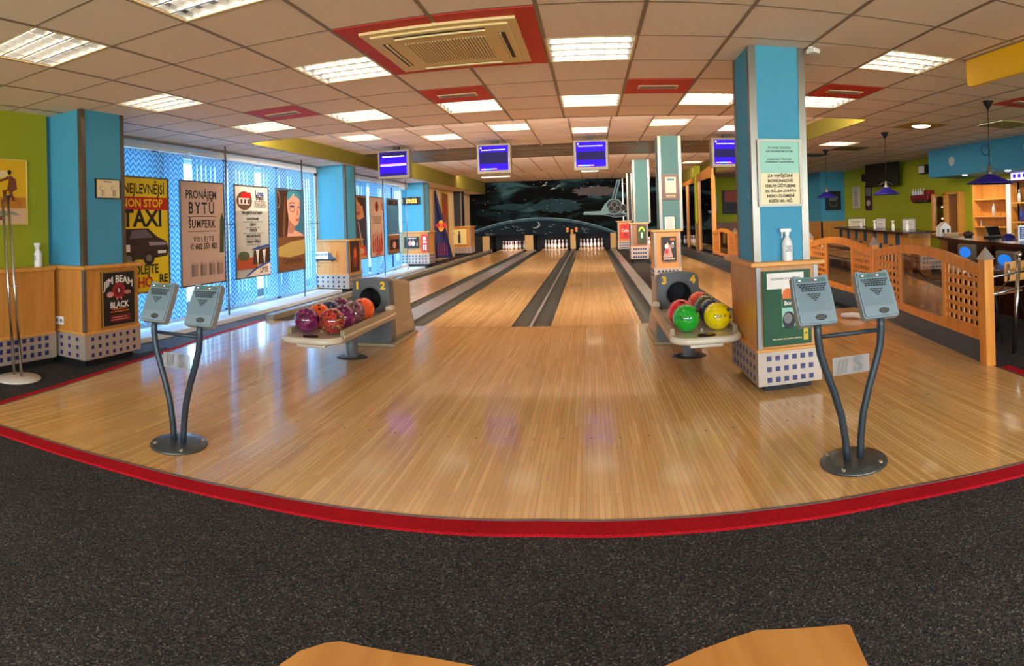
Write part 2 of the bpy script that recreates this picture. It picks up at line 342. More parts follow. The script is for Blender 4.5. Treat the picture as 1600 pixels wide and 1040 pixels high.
# ================================================================ SETTING
def struct(name, mb, kind='structure'): return tag(mb.build(name), kind=kind)
X0, Y0, T = -.2574, 3.8205, .6
gx = lambda j: X0+T*j
gy = lambda i: Y0+T*i
FZ = -.012   # carpet level
APP = [(-3.62, 2.12), (-3.31, 2.17), (-2.3, 2.32), (-1.54, 2.41), (-.92, 2.45), (-.23, 2.49), (.3, 2.46), (.7, 2.42), (1.27, 2.34), (1.9, 2.19), (2.75, 2.0), (2.9, 3.70), (3.28, 6.37), (3.33, 7.0), (-4.2, 7.0), (-4.17, 5.9), (-3.95, 4.11), (-3.79, 3.12)]
m = MB()
for a, b in (((-6.6, -4.2), (8.2, 7.0)), ((-6.6, 7.0), (-4.25, 27)), ((3.33, 7.0), (8.2, 27)), ((1.0, 7.0), (1.587, 25.0))):
    m.box((a[0], a[1], FZ-.1), (b[0], b[1], FZ), CARPET)
m.box((-4.3, 7.0, -.3), (3.4, 27, -.12), BLACK)
struct('floor', m)
m = MB(); m.box((-4.6, 4.5, FZ), (-4.25, 16.3, FZ+.003), CARPETB); m.box((-4.6, 16.3, FZ), (-4.25, 24.9, FZ+.003), CARPETB); m.box((-4.25, 4.9, FZ), (-4.17, 7, FZ+.003), CARPETB)
tag(m.build('floor'), kind='structure')
m = MB(); m.prism(APP, (FZ+.0005, 0), MAPLE)
for y, xs in ((3.4, [-3.0+.165*k for k in range(35)]),):
    for x in xs:
        m.lathe([(0, .0006), (.009, .0006)], C('dot', (70, 44, 24)), (x, y, 0), seg=8)
tag(m.build('floor'), kind='structure')
def strip(pts, w, name, label=None):
    m = MB(); P = [Vector((*p, 0)) for p in pts]; n = len(P)
    def off(i):
        d = (P[min(i+1, n-1)]-P[max(i-1, 0)]).normalized(); return Vector((d.y, -d.x, 0))
    for i in range(n-1):
        a, b, c, d = P[i], P[i+1], P[i+1]+off(i+1)*w, P[i]+off(i)*w
        m.prism([(q.x, q.y) for q in (a, b, c, d)], (FZ+.0004, 0), REDC)
        e, f = P[i]+off(i)*.012, P[i+1]+off(i+1)*.012
        m.prism([(q.x, q.y) for q in (a, b, f, e)], (-.0005, .004), STEEL)
    return m
struct('trim_1', strip(APP[:11], .115, 'trim'))
struct('trim_2', strip([APP[14], APP[15], APP[16], APP[17], APP[0]], .085, 'trim'))
struct('trim_3', strip([(2.75, 2.0), (2.83, 2.9), (2.9, 3.62)], .1, 'trim'))

# ceilings built tile by tile so the light fittings sit in real openings
FIX = [(0, 0), (0, 3), (-3, 0), (-6, 0), (-5, -3), (-3, -3), (-2, 3), (-4, 3), (-6, 3), (2, 3), (4, 0), (4, 3)]
FIX2 = [(0, 9), (2, 8), (-2, 8), (-4, 9), (-6, 8), (4, 9)]
FIX_ADDED = [(0, -3), (3, -3), (0, -6), (-4, -6), (4, -6), (8, -1), (9, 4), (7, 9)]  # extra fittings added to light the seating, cafe and bar
def zone(m, z, x0, x1, y0, y1, skip, mt):
    js = range(int((x0-X0)/T)-2, int((x1-X0)/T)+3); is_ = range(int((y0-Y0)/T)-2, int((y1-Y0)/T)+3)
    for j in js:
        for i in is_:
            if (j, i) in skip: continue
            a, b, c, d = max(gx(j), x0), min(gx(j+1), x1), max(gy(i), y0), min(gy(i+1), y1)
            if b-a > .01 and d-c > .01: m.face([(a, c, z), (b, c, z), (b, d, z), (a, d, z)], mt)
    for j in js:
        x = gx(j)
        if x0 < x < x1: m.box((x-.012, y0, z-.003), (x+.012, y1, z+.01), TBAR)
    for i in is_:
        y = gy(i)
        if y0 < y < y1: m.box((x0, y-.007, z-.002), (x1, y+.007, z+.01), TBAR)
m = MB()
RL, RR = -4.37, 3.48
zone(m, 2.41, -6.6, 8.2, -4.2, 6.9, FIX+FIX_ADDED, CEIL)
zone(m, 2.41, -6.6, RL, 6.9, 24.9, [], CEIL)
zone(m, 2.41, RR, 8.2, 6.9, 27, [(7, 9)], CEIL)
zone(m, 2.65, RL, RR, 6.9, 11.1, FIX2, CEIL)
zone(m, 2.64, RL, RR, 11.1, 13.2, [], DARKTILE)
zone(m, 2.8, RL, RR, 13.2, 19.4, [(0, 26), (5, 22)], CEIL)
zone(m, 2.9, RL, RR, 19.4, 25.1, [], CEIL)
for y, a, b in ((6.9, 2.41, 2.65), (13.2, 2.64, 2.8), (19.4, 2.8, 2.9)): m.box((RL, y-.01, a), (RR, y, b), CEIL)
for x in (RL, RR):
    s_ = -1 if x < 0 else 1
    m.box((x, 6.9, 2.405), (x+s_*.02, 13.2, 2.95), OLIVE); m.box((x, 13.2, 2.405), (x+s_*.02, 25.6, 2.95), OLIVE)
m.box((-6.6, -4.2, 2.99), (8.2, 27, 3.05), BLACK)
struct('ceiling', m)

# walls
m = MB(); m.box((-4.75, -4.2, FZ), (-4.65, 3.66, 2.41), LIME); struct('wall_left', m)
m = MB(); m.box((-6.6, -4.3, FZ), (8.2, -4.2, .6), CREAM); m.box((-6.6, -4.3, 2.3), (8.2, -4.2, 2.41), CREAM)
for a_, b_ in ((-6.6, -4.3), (-.9, .1), (3.5, 4.2), (7.6, 8.2)): m.box((a_, -4.3, .6), (b_, -4.2, 2.3), CREAM)
struct('wall_back', m)
for i_, (a_, b_) in enumerate(((-4.3, -.9), (.1, 3.5), (4.2, 7.6))):
    m = MB(); 
    for q in ((a_, .6, a_+.06, 2.3), (b_-.06, .6, b_, 2.3), (a_, .6, b_, .66), (a_, 2.24, b_, 2.3), ((a_+b_)/2-.03, .6, (a_+b_)/2+.03, 2.3)): m.box((q[0], -4.29, q[1]), (q[2], -4.21, q[3]), WHITEP)
    w_ = struct('window_%d' % (i_+3), m); m = MB(); m.box((a_+.06, -4.255, .66), (b_-.06, -4.25, 2.24), WGLASS); m.build('pane', w_)
m = MB(); m.box((-30, -40, -.6), (30, -4.4, -.5), mat('outside_lawn', (120, 170, 60), .9)); m.box((-40, -4.4, -.6), (-5.4, 40, -.5), mat('outside_paving', (170, 180, 190), .9)); struct('ground_outside', m)
m = MB(); m.box((-5.25, 4.2, FZ), (-5.1, 24.9, .05), WHITEP); m.box((-5.25, 4.2, 2.3), (-5.1, 24.9, 2.99), WHITEP)
m.box((-5.25, 3.6, FZ), (-4.7, 4.25, 2.99), TEAL)
m.box((-5.35, 16.5, FZ), (-5.05, 24.9, 2.99), CREAM)
struct('wall_window_side', m)
m = MB(); m.box((7.35, -4.2, FZ), (7.5, 18.5, 2.99), LIME); struct('wall_right', m)
m = MB(); m.box((3.3, 18.5, FZ), (7.5, 18.62, 2.99), LIME); m.box((3.3, 18.46, FZ), (7.35, 18.5, 1.0), WOODD); struct('wall_far_right', m)
m = MB(); m.box((-6.6, 26.9, FZ-.2), (8.2, 27, 3), BLACK); struct('wall_far', m)
m = MB(); m.box((-5.1, 4.25, FZ), (-4.6, 10.4, .045), WHITEP, .006); m.box((-5.1, 11.15, FZ), (-4.6, 16.2, .045), WHITEP, .006); struct('trim_4', m)
# windows: frames with mullions and panes
def window(n, y0, y1):
    m = MB(); z0, z1 = .05, 2.3
    m.box((-5.22, y0, z0), (-5.12, y0+.06, z1), WHITEP); m.box((-5.22, y1-.06, z0), (-5.12, y1, z1), WHITEP); m.box((-5.22, y0, z0), (-5.12, y1, z0+.07), WHITEP); m.box((-5.22, y0, z1-.07), (-5.12, y1, z1), WHITEP)
    k = int((y1-y0)/1.75); 
    for i in range(1, k+1): y = y0+(y1-y0)*i/(k+1); m.box((-5.22, y-.05, z0), (-5.1, y+.05, z1), NAVY)
    w = struct('window_%d' % n, m)
    g = MB(); g.box((-5.175, y0+.06, z0+.07), (-5.17, y1-.06, z1-.07), WGLASS); g.build('pane', w)
window(1, 4.25, 10.45); window(2, 11.1, 16.4)

# wainscot on the left wall
t = thing('wainscot_cabinet', 'low wooden wall cabinet under the lime wall at the left edge', 'cabinet', (-4.6, 2.0, FZ))
m = MB(); m.box((-4.648, -1, .3), (-4.52, 3.62, .89), WOODP); m.box((-4.525, 1.6, .3), (-4.515, 1.61, .89), WOODD); m.box((-4.525, 2.6, .3), (-4.515, 2.607, .89), WOODD); m.build('panel', t, off='p')
m = MB(); m.box((-4.65, -1, .89), (-4.49, 3.62, .93), WOODX, .008); m.box((-4.65, -1, .285), (-4.505, 3.62, .31), WOODX, .005); m.build('ledge', t, off='p')
m = MB(); m.box((-4.65, -1, .055), (-4.53, 3.64, .29), SKIRT)
rr = random.Random(3)
for k in range(26):
    for r in range(3): y = 1.3+k*.088; m.box((-4.53, y+rr.uniform(-.004, .004), .09+r*.07), (-4.527, y+.042, .13+r*.07), NAVY)
m.build('tile_skirting', t, off='p')
m = MB(); m.box((-4.65, -1, FZ), (-4.56, 3.62, .055), BLACK); m.build('plinth', t, off='p')

# ---------------------------------------------------------------- pillars
def pillar(label, sx0, sx1, sy0, sy1, zt, cx0, cx1, cy0, cy1, zl, zp, ztile, zpl, paint, floor=FZ, wood=WOODP, nx=6, ny=7):
    cx, cy = (sx0+sx1)/2, (sy0+sy1)/2
    t = thing('pillar', label, 'pillar', (cx, cy, floor))
    m = MB(); m.box((sx0, sy0, zl), (sx1, sy1, zt), paint); m.build('shaft', t, off='p')
    for x, y, dx, dy in ((sx0, sy0, 1, 1), (sx1, sy0, -1, 1), (sx1, sy1, -1, -1), (sx0, sy1, 1, -1)):
        m = MB(); e = .006; w = .045
        m.prism([(x-dx*e, y-dy*e), (x+dx*w, y-dy*e), (x+dx*w, y), (x, y), (x, y+dy*w), (x-dx*e, y+dy*w)], (zl, zt-.001), TRIMC); m.build('corner_trim', t, off='p')
    m = MB(); m.box((cx0, cy0, zp), (cx1, cy1, zl-.03), wood, .004)
    for x, y in ((cx0, cy0), (cx1, cy0)):
        m.box((x-.003 if x == cx0 else x-.03, y-.004, zp), (x+.03 if x == cx0 else x+.003, y+.03, zl-.03), STEEL)
    m.build('cabinet_panel', t, off='p')
    m = MB(); m.box((cx0-.05, cy0-.05, zl-.035), (cx1+.05, cy1+.05, zl), WOODX, .01); m.build('ledge', t, off='p')
    m = MB(); m.box((cx0-.015, cy0-.015, zp-.012), (cx1+.015, cy1+.015, zp+.01), WOODX, .004); m.box((cx0-.01, cy0-.01, zpl), (cx1+.01, cy1+.01, zp-.012), SKIRT)
    h = (zp-.012-zpl); q = h/3.6; sq = q*.52
    for r in range(3):
        z = zpl+h*.1+r*q*1.15
        for face in range(4):
            n = nx if face < 2 else ny; L0, L1 = (cx0, cx1) if face < 2 else (cy0, cy1); st = (L1-L0-.08)/n
            for k in range(n):
                a = L0+.04+st*(k+.5)-sq/2
                if face == 0: m.box((a, cy0-.0125, z), (a+sq, cy0-.01, z+sq), NAVY)
                if face == 1: m.box((a, cy1+.01, z), (a+sq, cy1+.0125, z+sq), NAVY)
                if face == 2: m.box((cx0-.0125, a, z), (cx0-.01, a+sq, z+sq), NAVY)
                if face == 3: m.box((cx1+.01, a, z), (cx1+.0125, a+sq, z+sq), NAVY)
    m.build('tile_skirting', t, off='p')
    m = MB(); m.box((cx0+.05, cy0+.05, floor), (cx1-.05, cy1-.05, zpl), BLACK); m.build('plinth', t, off='p')
    return t
pillar('large blue pillar on the approach beside the right ball rack, carrying a long framed notice', 1.12, 1.52, 4.0, 4.44, 2.41, 1.12, 1.57, 3.97, 4.72, .91, .295, .28, .05, TEAL, floor=0)
pillar('blue corner pillar at the left wall next to the yellow taxi banner', -5.0, -4.2, 3.72, 4.28, 2.41, -4.95, -4.17, 3.69, 4.42, .935, .305, .3, .06, TEAL)
pillar('blue pillar between the window posters with a van picture on its cabinet', -5.12, -4.5, 10.45, 10.95, 2.41, -5.2, -4.46, 10.4, 11.05, .99, .33, .33, .06, TEAL)
pillar('bright blue pillar carrying the red digital clock', -5.3, -4.6, 16.3, 16.8, 2.41, -5.35, -4.5, 16.25, 16.85, 1.03, .4, .4, .11, TEAL, nx=8)
pillar('black far pillar at the left end of the space mural', -5.3, -4.75, 21.9, 22.4, 2.41, -5.2, -4.4, 21.8, 22.5, 1.1, .33, .33, .1, BLACK)
pillar('grey teal pillar with a dark framed certificate, behind the right ball return', 1.22, 1.62, 10.4, 10.8, 2.65, 1.1, 1.56, 10.35, 10.95, 1.01, .35, .35, .08, TEAL2)
pillar('slim grey teal pillar with a green bottle picture, second from the mural', 1.2, 1.65, 16.3, 16.7, 2.8, 1.1, 1.56, 16.25, 16.85, 1.09, .45, .45, .1, TEAL2, wood=WOODD)
pillar('farthest narrow pillar with a red cabinet, against the mural', 1.4, 1.6, 22.2, 22.5, 2.9, 1.02, 1.5, 22.1, 22.6, 1.12, .38, .38, .08, BLACK)

def wall_frame(name, label, cat, o, u, n, w, h, frame=.02, fm=PFRAME, depth=.02, back=PW, group=None):
    """framed sheet; returns (thing, Art)"""
    o, u, n = Vector(o), Vector(u).normalized(), Vector(n).normalized(); v = Vector((0, 0, 1))
    t = thing(name, label, cat, tuple(o+u*w/2), 0, group)
    m = MB(); R = Matrix((u, n, v)).transposed()
    def bx(x0, z0, x1, z1, d, mt, d0=0):
        k = MB(); k.box((x0, d0, z0), (x1, d, z1), mt)
        for f in k.bm.faces:
            m.face([o+R@vv.co for vv in f.verts], mt)
        k.bm.free()
    bx(0, 0, w, h, depth*.5, back)
    m.build('backing', t, off='p')
    if frame:
        m = MB()
        for q in ((0, 0, w, frame), (0, h-frame, w, h), (0, frame, frame, h-frame), (w-frame, frame, w, h-frame)): bx(*q, depth, fm)
        m.build('frame', t, off='p')
    a = Art(o+n*(depth*.5), u, v, n, w, h)
    return t, a

# posters on pillar cabinets
t, a = wall_frame('framed_poster', 'black whiskey poster on the left corner pillar cabinet', 'poster', (-4.166, 3.9, .335), (0, 1, 0), (1, 0, 0), .46, .53, .012, mat('brass_frame', (176, 140, 80), .3, .6), back=INK)
a.text('JIM BEAM', .5, .85, .098, PW, .012, arc=1.6); a.ell(.5, .64, .2, .15, C('wax_red', (150, 18, 34))); a.ell(.5, .64, .11, .085, C('wax_dark', (110, 10, 26))); a.text('B', .5, .64, .05, PW, .01)
a.ell(.24, .58, .1, .05, PPK); a.ell(.76, .6, .1, .04, PSH); a.poly([(.42, .52), (.47, .52), (.44, .44)], PPK); a.poly([(.53, .52), (.58, .52), (.57, .44)], PPK)
a.text('BLACK', .5, .38, .082, PW, .012); bars(a, .24, .33, 2, POR, wmin=.4, wmax=.6); a.rect(.22, .08, .82, .2, C('wax_dark', (110, 10, 26))); bars(a, .1, .18, 2, PPK, wmin=.4, wmax=.55, seed=4)
a.build('print', t)
t, a = wall_frame('notice_sheet', 'small cream notice with two outline figures on the left corner pillar', 'notice', (-4.199, 3.88, 1.57), (0, 1, 0), (1, 0, 0), .33, .19, .008, back=PCR)
a.text('BOWLING', .5, .85, .022, INK, .01)
for x in (.28, .72):
    for k in range(5): a.arcband(x, .55, .05+k*.03, .056+k*.03, 20+k*30, 170+k*26, PMG, 10, .8)
    a.rect(x-.04, .12, x-.01, .45, PMG); a.rect(x+.03, .12, x+.06, .45, PMG)
a.build('print', t)
t, a = wall_frame('framed_poster', 'green bottle poster on the large pillar cabinet', 'poster', (1.155, 3.955, .325), (1, 0, 0), (0, -1, 0), .35, .52, .0, back=PGR)
a.ell(.52, .72, .135, .12, PCR); a.rect(.43, .78, .61, .9, PCR); a.ell(.52, .66, .125, .1, POR); a.rect(.38, .25, .66, .62, PGL); a.rect(.385, .5, .655, .62, C('lbl_green', (20, 80, 50))); a.text('Bon', .52, .56, .04, PW, .012)
a.ell(.52, .33, .135, .12, INK); a.ell(.5, .36, .09, .07, PMG); a.text('Víno, které umí, pravou odměnu.', .48, .09, .016, PCR, .01)
a.rect(.82, .05, .92, .24, C('tag_yellow', (200, 176, 40))); a.text('BR', .87, .14, .02, INK, .01)
a.build('print', t)
t, a = wall_frame('paper_notice', 'white hand disinfection sheet stuck on the green bottle poster', 'notice', (1.185, 3.943, .72), (1, 0, 0), (0, -1, 0), .27, .11, 0, depth=.002)
a.text('DEZINFEKCE NA RUCE', .5, .62, .021, INK, .006); a.build('print', t)
t, a = wall_frame('framed_notice', 'tall framed notice in green and cream on the large blue pillar', 'notice', (1.155, 3.995, 1.29), (1, 0, 0), (0, -1, 0), .325, .47, .018, mat('pale_frame', (196, 190, 172), .4), back=PCR)
a.rect(.055, .5, .945, .965, PGL)
for s_, y, z in (('PO DOBU SKÁKÁNÍ', .87, .019), ('USCHOVÁNÍ PROSTOR', .82, .019), ('JE ZAKÁZÁNO V PROSTORU', .70, .014), ('KONZUMOVAT VLASTNÍ NÁPOJE', .66, .014), ('*', .57, .02)): a.text(s_, .5, y, z, INK, .012)
for i, s_ in enumerate(('ZA VYPŮJČENÍ', 'BOWLINGOVÉ', 'OBUVI ÚČTUJEME', '20,- KČ, ZA ZTRÁTU', 'NEBO ZLOMENÍ', 'KLÍČE 40,- KČ.')): a.text(s_, .5, .455-i*.075, .028 if len(s_) < 16 else .025, C('ink_brown', (66, 54, 34)), .016)
a.build('print', t)
t, a = wall_frame('framed_picture', 'white van picture on the second window pillar cabinet', 'picture', (-5.19, 10.37, .56), (1, 0, 0), (0, -1, 0), .5, .21, 0, depth=.01, back=WOODP)
a.rect(.02, .28, .66, .96, PW); a.text('Papírnictví', .34, .72, .07, PB, .01); a.poly([(.66, .28), (.66, .85), (.78, .85), (.86, .5), (.98, .42), (.98, .26)], C('van', (70, 76, 92))); a.rect(.1, .16, .98, .3, INK); a.ell(.2, .16, .05, .12, INK); a.ell(.84, .16, .05, .12, INK); a.text('11', .6, .72, .06, INK, .01)
a.build('print', t)
t, a = wall_frame('framed_picture', 'dark reddish picture on the side of the second window pillar cabinet', 'picture', (-4.455, 10.5, .36), (0, 1, 0), (1, 0, 0), .42, .58, .015, back=PDB)
a.ell(.5, .5, .25, .35, C('deep_red', (150, 40, 26))); a.ell(.5, .6, .12, .16, POR); a.build('print', t)
t, a = wall_frame('framed_poster', 'black poster of two pale figures below the digital clock', 'poster', (-5.2, 16.2, .56), (1, 0, 0), (0, -1, 0), .43, .32, .012, back=INK)
a.text('LADIES NIGHT', .5, .86, .045, PW, .012); a.ell(.4, .42, .14, .2, PPK); a.ell(.62, .42, .12, .22, PCR); a.ell(.42, .66, .05, .08, PSH); a.ell(.62, .68, .05, .08, PSH); a.rect(.82, .2, .94, .5, PMG); a.build('print', t)
t, a = wall_frame('red_sign', 'narrow red and white sign at the right edge of the clock pillar cabinet', 'sign', (-4.7, 16.2, .45), (1, 0, 0), (0, -1, 0), .18, .5, 0, depth=.006, back=C('signred', (214, 40, 34)))
a.ell(.5, .76, .28, .11, PW); a.rect(.2, .5, .85, .6, PW); a.rect(.25, .1, .45, .4, PW); a.rect(.6, .1, .8, .4, PW); a.build('print', t)
t, a = wall_frame('framed_poster', 'black and white poster on the cabinet of the certificate pillar', 'poster', (1.22, 10.31, .47), (1, 0, 0), (0, -1, 0), .26, .42, .008, back=INK)
a.poly([(.1, .15), (.4, .78), (.6, .6), (.75, .15)], PPK); a.ell(.35, .6, .12, .1, PW); a.rect(.25, .3, .45, .5, C('signred', (214, 40, 34))); a.ell(.72, .62, .14, .12, PMG); a.ell(.78, .72, .05, .04, PW); a.text('LIVE MUSIC', .5, .08, .04, PW, .012); a.rect(.6, .85, .9, .93, POR); a.build('print', t)
t, a = wall_frame('framed_certificate', 'dark framed certificate hanging on the grey teal pillar', 'certificate', (1.27, 10.395, 1.53), (1, 0, 0), (0, -1, 0), .31, .45, .03, mat('brown_frame', (84, 60, 52), .4), back=C('mount', (110, 76, 66)))
a.rect(.2, .25, .8, .88, C('cert', (206, 196, 164))); a.rect(.28, .74, .72, .82, PTE); a.ell(.5, .5, .1, .08, PCR); bars(a, .08, .2, 2, PCR, wmin=.5, wmax=.7); a.build('print', t)
t, a = wall_frame('framed_poster', 'green bottle picture on the brown cabinet of the slim far pillar', 'poster', (1.27, 16.22, .52), (1, 0, 0), (0, -1, 0), .25, .5, .02, back=C('olive_dk', (60, 54, 20)))
a.arcband(.5, .55, .25, .38, 20, 160, C('bright_green', (150, 190, 60)), 14); a.ell(.5, .42, .2, .3, PGR); a.rect(.4, .3, .6, .6, PGL); a.build('print', t)
t, a = wall_frame('red_poster', 'red poster with white script on the farthest pillar cabinet', 'poster', (1.1, 22.08, .45), (1, 0, 0), (0, -1, 0), .36, .55, 0, depth=.01, back=C('signred', (214, 40, 34)))
a.ell(.5, .8, .16, .1, C('deep_red', (150, 40, 26))); a.text('Cola', .5, .55, .14, PW, .015); a.rect(.4, .15, .75, .4, C('deep_red', (150, 40, 26))); a.build('print', t)
t, a = wall_frame('framed_poster', 'cream poster of a dark bottle on the black far pillar cabinet', 'poster', (-5.15, 21.77, .4), (1, 0, 0), (0, -1, 0), .62, .62, .03, mat('wood_frame', (190, 120, 40), .4), back=C('old_cream', (216, 196, 130)))
a.rect(.42, .12, .58, .6, PDB); a.rect(.46, .6, .54, .85, PDB); a.ell(.5, .6, .08, .06, PDB); a.text('K', .2, .7, .1, PBR); a.build('print', t)
t, a = wall_frame('menu_card', 'pale menu card standing on the ledge of the certificate pillar', 'card', (1.3, 10.37, 1.012), (1, 0, 0), (0, -1, 0), .17, .22, 0, depth=.02, back=C('card', (210, 206, 196)))
bars(a, .1, .9, 9, PMG, wmin=.5, wmax=.8, seed=9); a.build('print', t)
# beach advert on the lime wall
t, a = wall_frame('wall_poster', 'yellow beach scene poster on the lime wall at the left edge', 'poster', (-4.645, 2.55, 1.33), (0, 1, 0), (1, 0, 0), .85, .62, .006, C('cream_edge', (214, 190, 120)), depth=.014, back=C('sand_yellow', (232, 176, 20)))
a.rect(.02, .02, .98, .3, C('sand', (226, 186, 140))); a.rect(.02, .25, .98, .42, C('deep_sand', (206, 130, 30))); a.arcband(.8, .27, .1, .16, 0, 180, C('deep_sand2', (190, 110, 40)), 16, .75); a.ell(.68, .76, .06, .07, C('sun_pale', (238, 206, 140)))
sk = C('tan_skin', (120, 62, 26)); a.ell(.76, .8, .025, .035, INK); a.poly([(.76, .76), (.84, .7), (.86, .55), (.8, .5), (.72, .52), (.74, .62)], sk); a.poly([(.76, .7), (.62, .64), (.6, .66), (.74, .74)], sk); a.poly([(.72, .54), (.66, .52), (.68, .34), (.7, .34)], sk); a.poly([(.78, .52), (.74, .5), (.8, .36), (.83, .36)], sk)
a.poly([(.4, .1), (.62, .1), (.78, .16), (.9, .14), (.8, .2), (.6, .22), (.42, .2)], C('towel', (150, 150, 130))); a.poly([(.42, .06), (.7, .08), (.66, .13), (.44, .14)], sk); a.ell(.5, .5, .04, .05, sk); a.poly([(.46, .46), (.56, .42), (.54, .28), (.46, .28)], sk); a.text('SAHARA', .42, .74, .05, INK, .01)
a.build('print', t)

# ---------------------------------------------------------------- approach stands
def key_console():
    pass
def stand(label, cx, cy):
    t = thing('keypad_stand', label, 'keypad stand', (cx, cy, 0))
    m = MB(); m.lathe([(0, .0), (.168, 0), (.17, .006), (.162, .014), (.1, .02), (0, .022)], mat('stand_base', (84, 86, 86), .3, .5), seg=36)
    for k in range(4):
        q = PI/4+k*PI/2; m.lathe([(.012, .0), (.012, .024), (0, .026)], CHROME, (.14*math.cos(q), .14*math.sin(q), 0), seg=10)
    m.build('base', t)
    for s in (-1, 1):
        pts = []
        K = [(.035, .015), (.042, .12), (.06, .24), (.095, .36), (.135, .47), (.163, .56), (.172, .64), (.172, .69)]
        for i in range(len(K)-1):
            for f in (0, .5): x = K[i][0]*(1-f)+K[i+1][0]*f; z = K[i][1]*(1-f)+K[i+1][1]*f; pts.append((s*x, 0, z))
        pts.append((s*K[-1][0], .005, .715))
        m = MB(); m.tube(pts, .019, POST, 12); m.build('leg', t)
    m = MB(); m.tube([(-.172, 0, .64), (.172, 0, .64)], .0105, POST, 10); m.build('crossbar', t)
    g = MB(); g.box((-.1, -.004, .44), (.1, .0, .53), mat('clear_badge', (170, 164, 158), .3, alpha=.55), .002); g.tube([(-.128, 0, .45), (.128, 0, .45)], .002, STEEL, 6); bd = g.build('badge_plate', t)
    a = Art((-.1, -.0045, .44), (1, 0, 0), (0, 0, 1), (0, -1, 0), .2, .09)
    for k in range(3): a.poly([(.1+k*.1, .12), (.15+k*.1, .12), (.22+k*.1, .88), (.17+k*.1, .88)], mat('badge_grey', (116, 112, 108), .4))
    a.text('S', .68, .5, .1, MATS['badge_grey'], .02, sx=1.2); a.mb.build('badge_print', bd)
    up = Vector((0, .46, .89)).normalized(); nrm = Vector((0, -.89, .46)).normalized(); R = Matrix((Vector((1, 0, 0)), nrm, up)).transposed()
    for s in (-1, 1):
        c = Vector((s*.172, .0, .695)); w, h, d = .1, .255, .05
        def tr(mb):
            for v in mb.bm.verts: v.co = c+R@v.co
        # tapered housing with rounded, dished top edge
        m = MB(); out = [(-w, .0), (-w*.98, -.0)]
        out = [(-w*1.0, .012), (-w*.92, 0), (w*.92, 0), (w*1.0, .012), (w*1.02, h*.55), (w*.94, h-.006), (w*.84, h), (w*.4, h-.01), (0, h-.013), (-w*.4, h-.01), (-w*.84, h), (-w*.94, h-.006), (-w*1.02, h*.55)]
        m.prism(out, (-.02, .03), KEYB, axis='y', m2=KEYS); es = [e for e in m.bm.edges if abs(e.verts[0].co.y-.03) < 1e-4 and abs(e.verts[1].co.y-.03) < 1e-4]
        bmesh.ops.bevel(m.bm, geom=es, offset=.008, segments=2, affect='EDGES'); tr(m); con = m.build('console', t)
        a = Art(c+R@Vector((-w, .031, 0)), (1, 0, 0), up, nrm, 2*w, h)
        a.rect(.08, .25, .92, .93, mat('keypad_face', (112, 128, 134), .35)); a.rect(.1, .84, .9, .92, mat('keypad_lcd', (84, 110, 104), .2))
        for x in (.2, .62): a.ell(x, .88, .035, .014, mat('lcd_light', (200, 200, 190), .3, emit=(250, 240, 220), es=.8))
        a.ell(.53, .88, .03, .014, PR)
        for r, n in enumerate((10, 9, 8, 8)):
            a.k += 1
            for k in range(n):
                x = .5+(k-(n-1)/2)*.078; y = .79-r*.042; a.mb.face([a.P(x-.03, y-.014), a.P(x+.03, y-.014), a.P(x+.03, y+.014), a.P(x-.03, y+.014)], KEYD)
        for r, n in enumerate((4, 3, 2, 1)):
            a.k += 1
            for k in range(n):
                x = .5+(k-(n-1)/2)*.095; y = .585-r*.04; a.mb.face([a.P(x-.034, y-.011), a.P(x+.034, y-.011), a.P(x+.034, y+.011), a.P(x-.034, y+.011)], KEYD)
        a.rect(.08, .245, .92, .252, KEYS); a.mb.build('keys', con)
        a = Art(c+R@Vector((-w, .031, 0)), (1, 0, 0), up, nrm, 2*w, h)
        a.ell(.58, .13, .15, .06, KEYD)
        for k in range(4): a.rect(.46, .095+k*.022, .7, .099+k*.022, KEYS)
        a.mb.build('speaker_grille', con)
    return t
stand('grey twin keypad stand near the left front corner of the approach', -2.25, 2.70)
stand('grey twin keypad stand in front of the large blue pillar', 1.23, 2.69)

